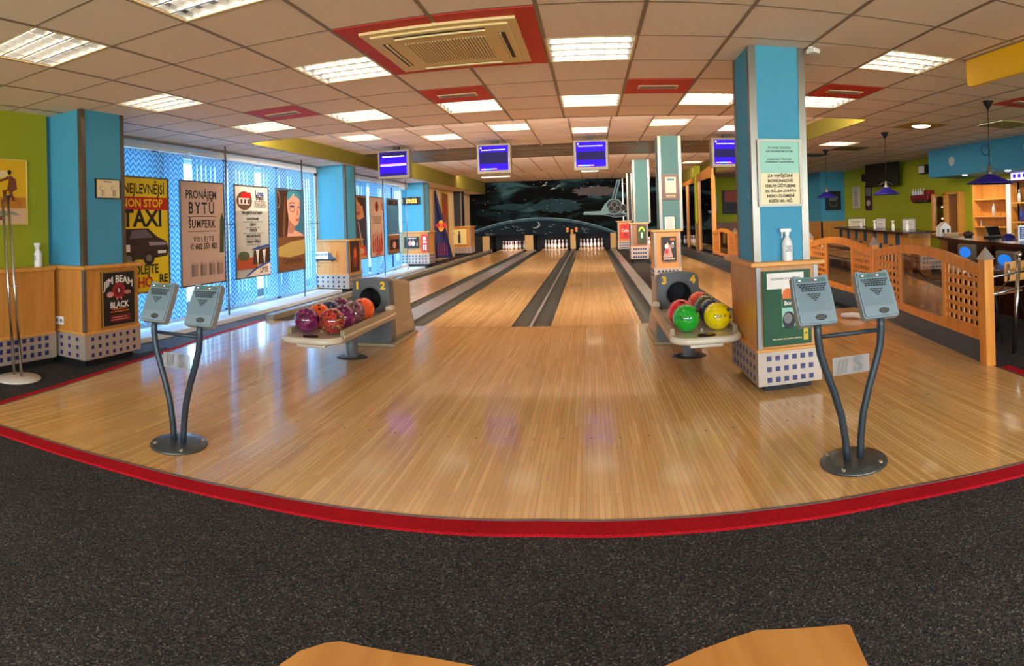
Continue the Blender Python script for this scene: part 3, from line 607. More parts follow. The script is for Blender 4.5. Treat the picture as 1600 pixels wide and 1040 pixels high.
# ---------------------------------------------------------------- ball returns
def ball_return(label, cx, n1, n2):
    t = thing('ball_return', label, 'ball return', (cx, 5.8, 0)); dx = cx
    # hood: outline with round mouth
    def outline(w0, w1, zt, sh):
        pts = []
        for i in range(48):
            q = 2*PI*i/48; d = Vector((math.cos(q), math.sin(q))); best = None
            poly = [(-w0, 0), (w0, 0), (w1, sh), (w1*.96, zt-.045), (w1*.75, zt-.015), (0, zt), (-w1*.75, zt-.015), (-w1*.96, zt-.045), (-w1, sh)]
            for k in range(len(poly)):
                a, b = Vector(poly[k])-Vector((0, .47)), Vector(poly[(k+1) % len(poly)])-Vector((0, .47)); e = b-a; den = d.x*e.y-d.y*e.x
                if abs(den) < 1e-9: continue
                tt = (a.x*e.y-a.y*e.x)/den; uu = (a.x*d.y-a.y*d.x)/den
                if tt > 0 and -1e-6 <= uu <= 1+1e-6: best = tt if best is None else min(best, tt)
            pts.append((d.x*best, .47+d.y*best))
        return pts
    m = MB(); fr = outline(.22, .205, .70, .5); bk = outline(.25, .19, .62, .3)
    hole = [(.118*math.cos(2*PI*i/48), .485+.118*math.sin(2*PI*i/48)) for i in range(48)]
    L = lambda pts, y: [m.bm.verts.new((p[0], y, p[1])) for p in pts]
    rings = [L(bk, .75), L([(x*1.02, z*1.0) for x, z in fr], .12), L(fr, -.02), L(hole, -.03), L(hole, .35)]; mts = [HOODB, HOOD, HOOD, BLACK]
    for r in range(4):
        for i in range(48):
            f = m.bm.faces.new((rings[r][i], rings[r][(i+1) % 48], rings[r+1][(i+1) % 48], rings[r+1][i])); f.material_index = m.mi(mts[r]); f.smooth = (r == 3)
    for q, mt in ((rings[0], HOODB), (rings[4], BLACK)): f = m.bm.faces.new(q); f.material_index = m.mi(mt)
    hood = m.build('hood', t)
    m = MB(); m.box((-.26, -.06, 0), (.26, .78, .035), HOODB, .01); m.build('foot', t)
    m = MB(); m.tube([(.125*math.cos(2*PI*i/32), -.034, .485+.125*math.sin(2*PI*i/32)) for i in range(32)], .008, HOOD, 8, closed=True); m.build('mouth_ring', t)
    a = Art((-.2, -.03, .55), (1, 0, 0), (0, 0, 1), (0, -1, 0), .4, .14); yy_ = mat('lane_number_yellow', (250, 200, 20), .5)
    a.text(n1, .15, .5, .1, yy_, .035); a.mb.build('lane_number', hood)
    a = Art((-.2, -.03, .55), (1, 0, 0), (0, 0, 1), (0, -1, 0), .4, .14); a.text(n2, .85, .5, .1, yy_, .035); a.mb.build('lane_number', hood)
    # rack
    m = MB(); y0 = -1.48
    def ro(w, y0, ya, k=.6):
        pts = [(w, ya)]
        for i in range(13): q = -PI/2*i/12; pts.append((w*(1-k)+w*k*math.cos(q), y0+.13+.13*math.sin(q)))
        return pts+[(-x, y) for x, y in pts[::-1]]
    m.prism(ro(.245, y0, .02), (.30, .345), RACK); 
    m.build('tray', t)
    m = MB(); pr = ro(.25, y0-.012, .0)[1:-1]; m.tube([(x, y, .325) for x, y in pr], .028, RACK, 10); m.build('front_bumper', t)
    for s in (-1, 1):
        m = MB(); m.box((s*.225, y0+.16, .29), (s*.265, .0, .395), RACKD, .008); m.box((s*.26, y0+.16, .33), (s*.268, -.01, .35), RACK); m.build('side_rail', t)
        m = MB(); m.box((s*.2, -.16, .38), (s*.27, -.02, .43), RACK, .018); m.build('rail_cap', t)
    m = MB(); m.box((-.01, y0+.28, .344), (.01, 0, .362), RACKD); m.build('centre_rib', t)
    m = MB(); m.lathe([(0, .008), (.05, .008), (.066, .01), (.07, .0)], BLACKG, (.0, y0+.075, .346), sy=.62, seg=28); m.lathe([(0, .0095), (.045, .0095)], CHROME, (0, y0+.075, .346), sy=.5, seg=24); m.build('hand_dryer_vent', t)
    m = MB(); m.box((-.13, y0+.06, .255), (.13, y0+.3, .3), RACK, .015); m.build('blower_box', t)
    m = MB(); m.lathe([(.062, .3), (.056, .15), (.05, .02), (.075, .01)], HOOD, (0, -.55, 0), sy=1.3, seg=24); m.build('pedestal', t)
    m = MB(); m.lathe([(0, .012), (.12, .012), (.15, .006), (.155, 0)], mat('foot_dark', (62, 60, 60), .3, .4), (0, -.55, 0), sy=.8, seg=32); m.build('pedestal_foot', t)
    return t
ball_return('ball return with rack of purple and orange balls, lanes 1 and 2', -2.24, '1', '2')
ball_return('ball return with rack of green, red and yellow balls, lanes 3 and 4', .84, '3', '4')

PURPLE = mat_marble('purple_marble', [(70, 14, 60), (110, 20, 74), (150, 60, 110)])
ORANGE = mat_marble('orange_plain', [(246, 84, 24), (252, 96, 34)])
SWIRL = mat_marble('swirl_marble', [(40, 24, 34), (200, 60, 40), (90, 30, 50), (190, 130, 60)], 6)
SWIRL2 = mat_marble('violet_brown_marble', [(90, 40, 60), (130, 60, 100), (120, 100, 60), (110, 30, 80)], 8)
NAVYB = mat_marble('blue_marble', [(24, 40, 90), (40, 70, 120)])
GREENB = mat_marble('green_plain', [(20, 156, 40), (24, 170, 48)]); YELLB = mat_marble('yellow_plain', [(236, 208, 0), (248, 220, 10)]); REDB = mat_marble('red_plain', [(226, 26, 44), (244, 44, 60)])
DKGB = mat_marble('dark_green_marble', [(40, 62, 44), (80, 96, 60), (30, 50, 46)]); TEALB = mat_marble('teal_navy_marble', [(16, 24, 60), (20, 70, 96), (14, 30, 60)]); ORB = mat_marble('orange_red_plain', [(236, 70, 44), (246, 96, 56)])
def ball(x, y, z, m_, label, rot, logo=False):
    t = thing('bowling_ball', label, 'bowling ball', (x, y, z), 0, None); r = .108
    m = MB(); m.sphere((0, 0, 0), r, m_, seg=40); b = m.build('shell', t)
    for q, p in ((-.14, 0), (.14, 0), (0, -.5)):
        m = MB()
        d = Vector((math.sin(q+rot[0])*math.cos(p+rot[1]), -math.cos(q+rot[0])*math.cos(p+rot[1]), math.sin(p+rot[1]))).normalized()
        u = d.cross(Vector((0, 0, 1))).normalized(); v = u.cross(d); c = d*(r+.0004)
        m.face([c+u*.0125*math.cos(2*PI*k/14)+v*.0125*math.sin(2*PI*k/14) for k in range(14)], BLACK)
        m.build('finger_hole', b)
    if logo:
        m = MB()
        for k in range(3):
            for s_ in range(3):
                pass
        d = Vector((math.sin(rot[2]), -math.cos(rot[2]), .15)).normalized(); u = Vector((0, 0, 1)).cross(d).normalized(); v = d.cross(u)
        for pl in text_polys(logo, .03, .02): m.face([(d*r+u*p+v*q).normalized()*(r+.0006) for p, q in pl], INK)
        n = 20
        for k in range(n):
            a0, a1 = 2*PI*k/n, 2*PI*(k+1)/n; m.face([(d*r+u*(-.052+rr_*math.cos(a_))+v*rr_*math.sin(a_)).normalized()*(r+.0006) for rr_, a_ in ((.014, a0), (.018, a0), (.018, a1), (.014, a1))], INK)
        m.build('logo_print', t)
BZ = .345+.1085
for x, y, m_, l, r in [(-2.355, 4.56, PURPLE, 'glossy dark purple ball at the front left of the left rack', (.2, .5)),
    (-2.115, 4.56, SWIRL, 'brown ball swirled with orange and green, front of the left rack', (.9, .9)),
    (-2.355, 4.80, ORANGE, 'plain orange ball directly behind the dark purple one on the left rack', (.5, 1.2)),
    (-2.115, 4.79, PURPLE, 'purple ball directly behind the swirled brown ball', (.1, 1.3)),
    (-2.355, 5.04, NAVYB, 'dark blue ball in the middle of the left rack', (.3, 1.0)),
    (-2.115, 5.03, SWIRL2, 'violet and brown marbled ball in front of the rearmost orange ball', (.6, 1.2)),
    (-2.355, 5.28, PURPLE, 'purple ball farthest back on the window side of the left rack', (0, 1.3)),
    (-2.125, 5.28, ORANGE, 'orange ball at the back of the left rack, next to the hood mouth', (0, 1.3))]: ball(x, y, BZ, m_, l, r)
for x, y, m_, l, r, lg in [(.72, 4.58, GREENB, 'bright green ball at the front of the right rack', (1.0, .55, -.2), 'LBS 8'),
    (.72, 4.86, REDB, 'bright red ball behind the green ball on the right rack', (.1, 1.0, 0), False),
    (.965, 4.58, YELLB, 'yellow ball at the front of the right rack', (.95, .5, .1), 'VIA 10'),
    (.965, 4.81, TEALB, 'teal and navy ball behind the yellow ball', (0, 1.3, 0), False),
    (.965, 5.04, DKGB, 'dark green marbled ball in the right rack', (.3, 1.4, 0), False),
    (.955, 5.30, ORB, 'orange red ball rearmost in the right rack, next to the hood mouth', (.5, 1.4, 0), False)]: ball(x, y, BZ, m_, l, r, lg)

# ---------------------------------------------------------------- lanes, gutters, pins
LX = [-3.36, -1.5, .035, 2.355]; LN = ['first lane at the window side', 'second lane from the windows', 'centre lane straight ahead', 'fourth lane beside the wooden fence']
DOT = C('lane_arrow', (84, 52, 28))
for k, (x, n) in enumerate(zip(LX, LN)):
    m = MB(); m.box((x-.533, 7.004, -.1), (x+.533, 26.3, 0), LANEB)
    for q in range(7):
        xx_ = x+(q-3)*.135; yy0 = 11.2+.28*(3-abs(q-3)); m.face([(xx_-.024, yy0, .0012), (xx_+.024, yy0, .0012), (xx_, yy0+.2, .0012)], DOT)
    m.box((x-.533, 7.0, -.1), (x+.533, 7.004, .0004), C('foul', (110, 76, 44)))
    tag(m.build('bowling_lane', None), 'pale maple bowling lane, the '+n, 'bowling lane')
def gutter(x0, x1, label, y1=24.95):
    m = MB(); n = 10; P = []
    for i in range(n+1): q = PI*i/n; P.append((x0+(x1-x0)*(1-math.cos(q))/2, -.004-.06*math.sin(q)))
    for i in range(n):
        f = m.face([(P[i][0], 7.0, P[i][1]), (P[i+1][0], 7.0, P[i+1][1]), (P[i+1][0], y1, P[i+1][1]), (P[i][0], y1, P[i][1])], GUTTER, True)
    m.face([(p[0], 7.001, p[1]) for p in P]+[(x1, 7.001, -.1), (x0, 7.001, -.1)], GUTTER)
    tag(m.build('gutter'), label, 'gutter')
gutter(-4.128, -3.895, 'grey gutter between the first lane and the window side barrier'); gutter(-2.825, -2.594, 'grey gutter on the right of the first lane')
gutter(-2.266, -2.035, 'grey gutter on the left of the second lane'); gutter(-.965, -.754, 'grey gutter on the right of the second lane')
gutter(-.711, -.5, 'grey gutter on the left of the centre lane'); gutter(.57, .8, 'grey gutter on the right of the centre lane')
gutter(1.59, 1.82, 'grey gutter on the left of the fourth lane'); gutter(2.89, 3.12, 'grey gutter between the fourth lane and the fence barrier')
for a, b, z, mt, l, nm in [(-4.25, -4.13, .07, RACKD, 'beige grey barrier along the window side of the first lane', 'lane_barrier'), (-2.592, -2.268, .012, CAP, 'wide grey capping between the first and second lanes, behind the left ball return', 'lane_capping'),
    (-.752, -.713, .012, CAP, 'narrow pale divider strip between the second and centre lanes', 'lane_capping'), (.802, 1.0, .012, CAP, 'grey capping on the right side of the centre lane gutter', 'lane_capping'),
    (3.12, 3.24, .17, BARRIER, 'dark slate barrier along the fence side of the fourth lane', 'lane_barrier')]:
    m = MB(); y0 = 7.01 if b-a > .05 or True else 7; y0 = 8.2 if a > 3 else 7.01
    m.box((a, y0, -.1), (b, 24.9, z), mt, .006); tag(m.build(nm), l, 'barrier' if 'barrier' in nm else 'capping')
PROF = [(0, 0), (.0255, 0), (.0285, .008), (.0415, .045), (.054, .085), (.0605, .114), (.059, .14), (.0495, .178), (.036, .215), (.026, .242), (.0228, .254), (.0236, .272), (.0262, .295), (.0305, .325), (.0322, .343), (.029, .362), (.018, .377), (0, .381)]
PINW = mat('pin_white', (238, 226, 222), .2, coat=.5); PINR = mat('pin_red', (190, 24, 34), .3)
m = MB(); m.lathe(PROF, PINW, seg=14, mfun=lambda i: PINR if i in (9, 11) else PINW); pin0 = m.build('bowling_pin'); first = True
RN = {0: ['head'], 1: ['left second row', 'right second row'], 2: ['left third row', 'middle third row', 'right third row'], 3: ['far left back row', 'inner left back row', 'inner right back row', 'far right back row']}
for k, x in enumerate(LX):
    for r in range(4):
        for c in range(r+1):
            o = pin0 if first else pin0.copy()
            if not first: COL.objects.link(o)
            first = False; o.location = (x+(c-r/2)*.3048, 25.3+r*.264, 0)
            tag(o, 'white pin with red neck, %s pin of the %s' % (RN[r][c], ['window side lane', 'second lane', 'centre lane', 'fence side lane'][k]), 'bowling pin', 'pins at the end of the %s' % ['window side lane', 'second lane', 'centre lane', 'lane beside the fence'][k])
PART = mat('partition_tan', (206, 166, 104), .5, vary=.08)
for a, b, l in [(-4.55, -4.25, 'at the window end'), (-2.74, -2.4, 'between the first and second lanes'), (-.84, -.62, 'between the second and centre lanes'), (.83, 1.08, 'right of the centre lane'), (3.0, 3.3, 'at the fence end')]:
    m = MB(); m.box((a, 25.0, -.1), (b, 26.74, .62), BLACK); m.box((a, 24.97, 0), (b, 25.0, .62), PART)
    tag(m.build('pin_deck_partition'), 'tan fronted pin deck partition '+l, 'partition')
m = MB(); m.box((-4.6, 26.75, -.1), (3.4, 26.8, .7), BLACK); m.box((-4.55, 25.03, .635), (3.3, 26.8, .66), BLACK); tag(m.build('pin_pit_curtain'), 'black back of the pin decks under the mural', 'curtain')
# mural
t = thing('space_mural', 'black space mural with curved planet and spacecraft above the pins', 'mural', (-1, 24.99, .63))
m = MB(); m.box((-5.33, 24.975, .63), (3.4, 25.02, 2.88), NEB); m.box((-5.33, 24.98, FZ), (-4.55, 25.02, .63), BLACK); m.build('board', t, off='p')
for x in (-5.33, 1.4): m = MB(); m.box((x-.02, 24.95, FZ if x < 0 else .63), (x+.02, 24.975, 2.88), CHROME); m.build('joint_strip', t, off='p')
a = Art((-5.33, 24.974, .63), (1, 0, 0), (0, 0, 1), (0, -1, 0), 1, 1); a.step = .001
e1 = mat('earth_dark', (26, 38, 48), .85, spec=.08, vary=.35, scale=3); e2 = mat('earth_rim', (96, 132, 146), .6, vary=.2, scale=2); e3 = mat('crater_pale', (130, 140, 140), .6)
cx, R_ = 3.15, 8.05; cz = .72-R_; A0 = math.asin(3.05/R_)
def cap_pts(R, lo): 
    h = math.sqrt(max(0, R*R-(lo-cz)**2)); q = math.asin(h/R); return [(cx+R*math.sin(-q+2*q*i/40), cz+R*math.cos(-q+2*q*i/40)) for i in range(41)]
a.poly(cap_pts(R_, .003), e2); a.poly(cap_pts(R_-.035, .003), mat('earth_mid', (58, 86, 100), .85, spec=.08, vary=.3, scale=3)); a.poly(cap_pts(R_-.12, .003), e1)
rr = random.Random(5)
for k in range(26):
    x = cx+rr.uniform(-2.2, 2.2); zt = cz+math.sqrt((R_-.18)**2-(x-cx)**2); z = rr.uniform(.04, max(.06, zt-.05)); r = rr.uniform(.03, .09)
    a.ell(x, z, r*1.3, r*.7, e3, n=14); a.ell(x+.012, z+.008, r*1.2, r*.6, e1, n=14)
a.ell(3.05, .42, .2, .15, e3); a.ell(2.98, .45, .2, .14, e1)
neb = mat('cloud_teal', (60, 92, 100), .6, vary=.4, scale=2.5); sh = mat('craft_pale', (120, 158, 168), .6, vary=.15); shd = mat('craft_dark', (44, 56, 66), .6)
wh = mat('nebula_wisp', (34, 58, 66), .85, spec=.08, vary=.5, scale=4)
for (cx_, cz_, w_, h_, sd) in ((4.0, 1.2, .95, .3, 1), (2.0, 1.2, .8, .14, 2), (5.6, 1.75, .9, .2, 3)):
    rq = random.Random(sd); a.poly([(cx_+w_*math.cos(2*PI*i/40)*(1+.25*math.sin(i*1.7+sd)*rq.random()), cz_+h_*math.sin(2*PI*i/40)*(1+.4*math.sin(i*2.3)*rq.random())) for i in range(40)], wh if sd < 3 else mat('nebula_mauve', (52, 42, 48), .6, vary=.5, scale=4))
# spacecraft seen from behind: fin, body, engine bells, wings
a.poly([(5.05, .78), (5.9, .74), (6.4, .62), (7.05, .68), (7.1, .78), (6.2, .92), (5.1, .9)], sh); a.poly([(5.9, .76), (6.4, .64), (6.9, .7), (6.5, .84)], shd)
a.ell(6.35, 1.08, .36, .34, sh); a.ell(6.35, 1.08, .31, .29, shd); a.poly([(6.25, 1.36), (6.42, 1.36), (6.66, 2.2), (6.5, 2.2)], sh); a.poly([(6.3, 1.4), (6.38, 1.4), (6.58, 2.15), (6.53, 2.15)], shd)
for x, z, r in ((6.36, 1.16, .13), (6.22, 1.0, .12), (6.5, .98, .12), (6.74, 1.02, .14)): a.ell(x, z, r, r*1.1, e3, n=20); a.ell(x, z, r*.8, r*.88, BLACK, n=20)
a.poly([(5.75, .84), (6.0, 1.25), (6.1, 1.0), (6.1, .84)], sh)
for k in range(30): x, z = rr.uniform(.2, 8.5), rr.uniform(.9, 2.2); a.ell(x, z, .012, .012, PW, n=6)
for x, z, q in ((3.35, 2.0, .25), (3.7, 1.85, .3), (3.5, 2.1, .12), (3.95, 1.95, .2)): a.poly([(x, z), (x+q, z+.06), (x+q*.5, z+.1)], e3)
a.build('painting', t)
m = MB()
for x, z in ((.85-5.33+3.6, .88), (-.72, .82), (-.68, .7), (-.55, .86)): pass
for i, (x, z) in enumerate([(-.95, .8), (-.58, .8), (-.76, .72)]):
    m = MB(); m.sphere((0, 0, 0), .07, mat('trophy_orange', (220, 130, 50), .4), (1, .5, 1.2), 12); m.box((-.05, -.03, -.12), (.05, .03, -.06), PART); tag(m.build('ornament', loc=(x, 24.9, z+.03)), ['small orange ornament left above the centre lane pins', 'small orange ornament right above the centre lane pins', 'small low orange ornament above the centre lane partition'][i], 'ornament')
# left far end: flag, narrow gold picture
t = thing('beach_flag', 'tall dark blue sail flag with a gold emblem, left of the mural', 'flag', (-4.85, 18.9, FZ))
m = MB(); m.box((-5.0, 18.5, FZ), (-4.55, 19.1, .02), BLACK, .01); m.build('foot', t, off='p')
m = MB(); m.tube([(-4.98, 18.8, .0), (-5.0, 18.8, 1.2), (-4.97, 18.8, 2.3)], .014, STEEL, 8); m.build('pole', t, off='p')
m = MB(); FL = mat('flag_navy', (22, 26, 84), .7, vary=.3, scale=3); n = 16
for i in range(n):
    for j in range(5):
        def fp(i, j): z = .12+2.2*i/n; w = .54*(1-(i/n)**1.1)+.04; x = -4.99+w*j/5+.02*i/n; return (x, 18.8-.03*math.sin(j*1.3+i*.3), z)
        m.face([fp(i, j), fp(i, j+1), fp(i+1, j+1), fp(i+1, j)], FL, True)
clo = m.build('cloth', t, off='p')
a = Art((-4.97, 18.75, .12), (1, 0, 0), (0, 0, 1), (0, -1, 0), .5, 2.2); EG = C('emblem_gold', (236, 170, 30)); ER = C('emblem_red', (200, 40, 40))
a.ell(.42, .47, .2, .085, EG); a.poly([(.02, .49), (.3, .52), (.36, .45), (.16, .44)], ER); a.poly([(.82, .49), (.54, .52), (.48, .45), (.68, .44)], ER); a.ell(.42, .47, .1, .045, POR)
for k in range(5): a.poly([(.15+k*.15, .04), (.2+k*.15, .04), (.24+k*.13, .2+.03*(k % 2)), (.2+k*.13, .22)], C('flag_magenta', (150, 24, 70)))
a.build('emblem', t)
t, a = wall_frame('tall_picture', 'tall narrow gold framed picture between the flag and the mural', 'picture', (-5.04, 19.9, .15), (0, 1, 0), (1, 0, 0), 1.1, 2.2, .08, mat('gold_frame', (206, 170, 60), .4), back=PBR)
a.ell(.5, .7, .25, .15, C('deep_red', (150, 40, 26))); a.ell(.5, .4, .2, .12, POR); a.ell(.45, .2, .2, .1, C('deep_red', (150, 40, 26))); a.build('print', t)

# ---------------------------------------------------------------- blinds, posters on rods
def slat_mesh():
    m = MB(); n = 4
    for i in range(n):
        u0, u1 = -.0445+.089*i/n, -.0445+.089*(i+1)/n; f = lambda u: .006*math.cos(u/.0445*PI/2)
        m.face([(f(u0), u0, .10), (f(u1), u1, .10), (f(u1), u1, 2.24), (f(u0), u0, 2.24)], BLIND, True)
    return m
sl0 = slat_mesh().build('slat'); used = False
BL = ['leftmost woven vertical blind, behind the yellow taxi banner', 'woven vertical blind behind the apartment rental banner', 'woven vertical blind behind the house builder banner and the portrait', 'woven vertical blind just past the second blue pillar', 'woven vertical blind behind the bottles banner', 'farthest woven vertical blind, before the clock pillar']
for k, (y0, y1) in enumerate([(4.3, 6.22), (6.42, 8.02), (8.2, 10.12), (11.2, 12.85), (13.0, 14.5), (14.65, 15.3)]):
    t = thing('vertical_blind', BL[k], 'blind', (-5.0, (y0+y1)/2, 2.26), 0, 'woven vertical blinds along the windows')
    m = MB(); m.box((-5.03, y0-.05, 2.26), (-4.96, y1+.05, 2.3), WHITEP, .004); m.build('head_rail', t, off='p')
    n = int((y1-y0)/.1); rr = random.Random(k)
    for i in range(n):
        s = sl0 if not used else sl0.copy()
        if used: COL.objects.link(s)
        used = True; s.parent = t; s.location = (0, y0+.05+i*(y1-y0)/n-(y0+y1)/2, -2.26); s.rotation_euler = (0, 0, math.radians(-38+rr.uniform(-6, 6) if k == 0 else rr.uniform(-12, 4)))
m = MB(); m.tube([(-4.8, 4.4, 2.33), (-4.8, 10.0, 2.33)], .014, STEEL, 8); m.tube([(-4.8, 11.1, 2.33), (-4.8, 15.3, 2.33)], .014, STEEL, 8); m.tube([(-4.8, 4.4, 1.31), (-4.8, 9.9, 1.31)], .006, STEEL, 6); m.tube([(-4.8, 11.1, 1.31), (-4.8, 15.3, 1.31)], .006, STEEL, 6)
for z in (.53,): m.tube([(-4.79, 4.4, z), (-4.79, 9.9, z)], .004, STEEL, 6); m.tube([(-4.79, 11.1, z), (-4.79, 15.3, z)], .004, STEEL, 6)
rl = thing('banner_rail', 'thin steel rail and wires in front of the blinds, holding the banners', 'rail', (-4.8, 10, FZ)); m.build('rail', rl, off='p')
for y in (4.6, 6.93, 9.25, 11.15, 13.4, 15.2):
    m = MB(); m.tube([(-4.8, y, .045), (-4.8, y, 2.41)], .013, STEEL, 8); m.build('upright', rl, off='p')
def banner(label, y0, w, back, name='hanging_banner', z0=.52, z1=1.885):
    t, a = wall_frame(name, label, 'banner', (-4.77, y0, z0), (0, 1, 0), (1, 0, 0), w, z1-z0, .018, mat('banner_edge', (96, 88, 80), .4), depth=.018, back=back, group='advertising banners along the windows')
    return t, a
t, a = banner('yellow taxi banner with black car, behind the left corner pillar', 4.62, 1.0, PY)
a.text('NEJLEVNĚJSÍ', .57, .89, .165, INK, .008, sx=.8); a.rect(.02, .715, .98, .825, C('deep red', (196, 24, 14))); a.text('NON STOP', .53, .77, .135, PY, .012, sx=1.05); a.text('TAXI', .53, .635, .27, INK, .016, sx=1.15)
car = C('car', (46, 30, 28)); cg = C('car_glass', (104, 96, 110)); a.poly([(.12, .38), (.12, .55), (.62, .555), (.78, .48), (.95, .44), (.98, .37), (.96, .31), (.6, .29), (.12, .29)], car); a.poly([(.3, .47), (.34, .54), (.58, .545), (.7, .475)], cg); a.poly([(.62, .44), (.94, .43), (.93, .405), (.64, .405)], C('car_lamp', (150, 140, 140)))
for x in (.28, .62): a.ell(x, .3, .1, .06, INK); a.ell(x, .3, .05, .03, PMG)
a.rect(.78, .335, .93, .36, PW); a.rect(.2, .36, .3, .42, PW); a.text('VOLEJTE', .53, .2, .15, INK, .008, sx=.9); a.text('HO', .55, .09, .17, PR, .012); a.text('RE', .87, .11, .14, INK, .01); a.build('print', t)
t, a = banner('grey beige apartment rental banner reading ŠUMPERK', 5.84, .98, C('beige', (196, 170, 154)))
a.text('PRONÁJEM', .47, .865, .15, INK, .01, sx=.92); a.text('BYTŮ', .47, .735, .21, INK, .01, spacing=1.35, sx=.9); a.rect(.15, .655, .8, .66, INK); a.text('ŠUMPERK', .47, .585, .15, INK, .01, sx=.85, spacing=1.12); a.rect(.15, .515, .8, .52, INK); a.text('VOLEJTE', .5, .44, .09, INK, .006, spacing=1.4); a.text('✆', .24, .37, .09, INK); a.text('602 551 421', .56, .37, .105, INK, .012, sx=.92)
a.poly([(.86, .3), (.95, .3), (.98, .62), (.93, .7), (.88, .62)], C('reed', (44, 66, 50))); a.rect(.84, .25, .97, .3, PG)
for k in range(4): x = .22+k*.19; a.rect(x, .09, x+.13, .21, C('tower', (150, 128, 116))); a.rect(x, .09, x+.04, .21, C('tower_shade', (110, 94, 88))); a.ell(x+.065, .21, .065, .012, C('tower_top', (176, 154, 140)))
a.build('print', t)
t, a = banner('pale house builder banner with a red roofed house', 7.07, .95, C('pale_blue_grey', (186, 190, 184)))
a.rect(.02, .72, .98, .98, PW); a.ell(.28, .83, .22, .1, C('leaf', (96, 70, 54))); a.poly([(.15, .86), (.22, .92), (.46, .92), (.48, .86)], PR); a.rect(.12, .79, .42, .86, PW); 
for x in (.17, .27, .36): a.rect(x, .8, x+.05, .845, PDB)
a.text('Lona', .72, .915, .12, PB, .02); a.text('trend', .72, .868, .1, INK, .02); bars(a, .76, .84, 5, INK, cx=.74, wmin=.34, wmax=.42); a.text('PROJEKTY A STAVBY', .5, .7, .06, INK, .02)
for i, s_ in enumerate(('NOVOSTAVBY', 'DŘEVO', 'GARÁŽE', 'REKONSTRUKCE', 'OPRAVY STŘECH')): a.text(s_, .5, .635-i*.062, .052, INK, .018); bars(a, .594-i*.062, .614-i*.062, 1, PMG, wmin=.4, wmax=.6, seed=i)
a.poly([(.4, .3), (.6, .33), (.98, .355), (.98, .33), (.6, .3)], PB); a.rect(.02, .1, .6, .22, C('brick', (160, 70, 40))); a.poly([(.45, .14), (.5, .29), (.98, .32), (.98, .14)], PDB)
for x in (.55, .75): a.poly([(x, .29), (x+.1, .3), (x+.07, .2), (x+.05, .12)], PW)
a.ell(.2, .24, .16, .05, C('tree', (70, 84, 60))); a.poly([(.02, .015), (.98, .015), (.98, .16), (.6, .12), (.3, .02)], PW); a.poly([(.22, .02), (.55, .11), (.98, .165), (.98, .145), (.58, .09), (.3, .02)], PB); a.text('LPTE', .78, .07, .11, PBR, .02); a.build('print', t)
t, a = banner('portrait banner of a woman with eyes closed and blue jewellery', 8.26, .95, PTE)
a.poly([(.02, .42), (.02, .97), (.5, .98), (.45, .8), (.4, .5), (.4, .42)], PDB); a.poly([(.2, .5), (.3, .9), (.34, .9), (.28, .42), (.22, .42)], PBR)
a.poly([(.42, .92), (.55, .97), (.72, .96), (.84, .9), (.86, .82), (.84, .76), (.85, .71), (.81, .655), (.8, .61), (.74, .565), (.66, .55), (.62, .5), (.8, .47), (.98, .43), (.98, .42), (.36, .42), (.4, .55), (.42, .64), (.39, .74), (.38, .85)], PSK)
a.poly([(.42, .64), (.5, .6), (.6, .56), (.66, .55), (.62, .5), (.56, .46), (.4, .46), (.4, .55)], PSH)
a.poly([(.36, .86), (.42, .97), (.72, .99), (.88, .92), (.86, .87), (.72, .91), (.56, .92), (.44, .87)], C('jewel', (60, 140, 160))); EYE = C('eyeshadow', (50, 74, 110))
a.arcband(.56, .795, .07, .078, 195, 345, PDB, 12, 1.5); a.poly([(.45, .79), (.5, .8), (.6, .8), (.67, .785), (.6, .775), (.5, .775)], EYE); a.poly([(.76, .785), (.8, .795), (.85, .78), (.8, .77)], EYE); a.poly([(.44, .825), (.56, .84), (.66, .83), (.66, .822), (.56, .83), (.45, .816)], PDB); a.poly([(.75, .825), (.82, .83), (.85, .815), (.82, .822)], PDB)
a.poly([(.73, .8), (.78, .7), (.76, .68), (.7, .685), (.72, .7)], PSH); a.poly([(.66, .63), (.72, .64), (.76, .635), (.8, .632), (.76, .61), (.7, .605)], C('lips', (176, 84, 80))); a.ell(.6, .93, .028, .015, PW); a.arcband(.04, .86, .09, .1, -90, 90, C('ring', (196, 186, 150)), 16, .8)
a.rect(.02, .02, .98, .42, PBR); a.poly([(.02, .3), (.5, .36), (.98, .38), (.98, .2), (.4, .17), (.02, .2)], C('straw', (176, 150, 84))); a.text('Cartouche', .52, .13, .14, PDB, .006, sx=1.1); a.build('print', t)
t, a = banner('portrait banner of a dark haired woman leaning on red hands', 11.24, .92, C('warm_skin', (214, 150, 100)))
a.poly([(.4, .97), (.98, .97), (.98, .5), (.85, .7), (.75, .9), (.55, .88)], PDB); a.ell(.3, .84, .09, .035, PDB); a.ell(.72, .87, .08, .03, PDB); a.ell(.5, .72, .16, .03, C('lips', (176, 84, 80))); a.poly([(.5, .88), (.58, .78), (.48, .77)], PSH); a.poly([(.02, .6), (.3, .64), (.6, .62), (.98, .68), (.98, .12), (.2, .12)], C('sleeve', (66, 56, 74))); a.poly([(.45, .6), (.5, .6), (.8, .15), (.72, .15)], PG); a.poly([(.02, .1), (.02, .55), (.2, .45), (.3, .28), (.9, .2), (.98, .05)], C('coral', (206, 70, 40))); a.ell(.25, .3, .2, .07, C('bright_coral', (236, 90, 50))); a.ell(.3, .1, .2, .05, PSK); a.ell(.65, .13, .16, .05, PSK); a.build('print', t)
t, a = banner('pale banner with red bottles at its foot', 12.37, .92, C('pink_beige', (206, 178, 158)))
a.ell(.5, .84, .13, .09, C('deep_red', (150, 40, 26))); a.ell(.5, .84, .06, .04, PDB); bars(a, .55, .68, 4, PBR, wmin=.4, wmax=.7, seed=2)
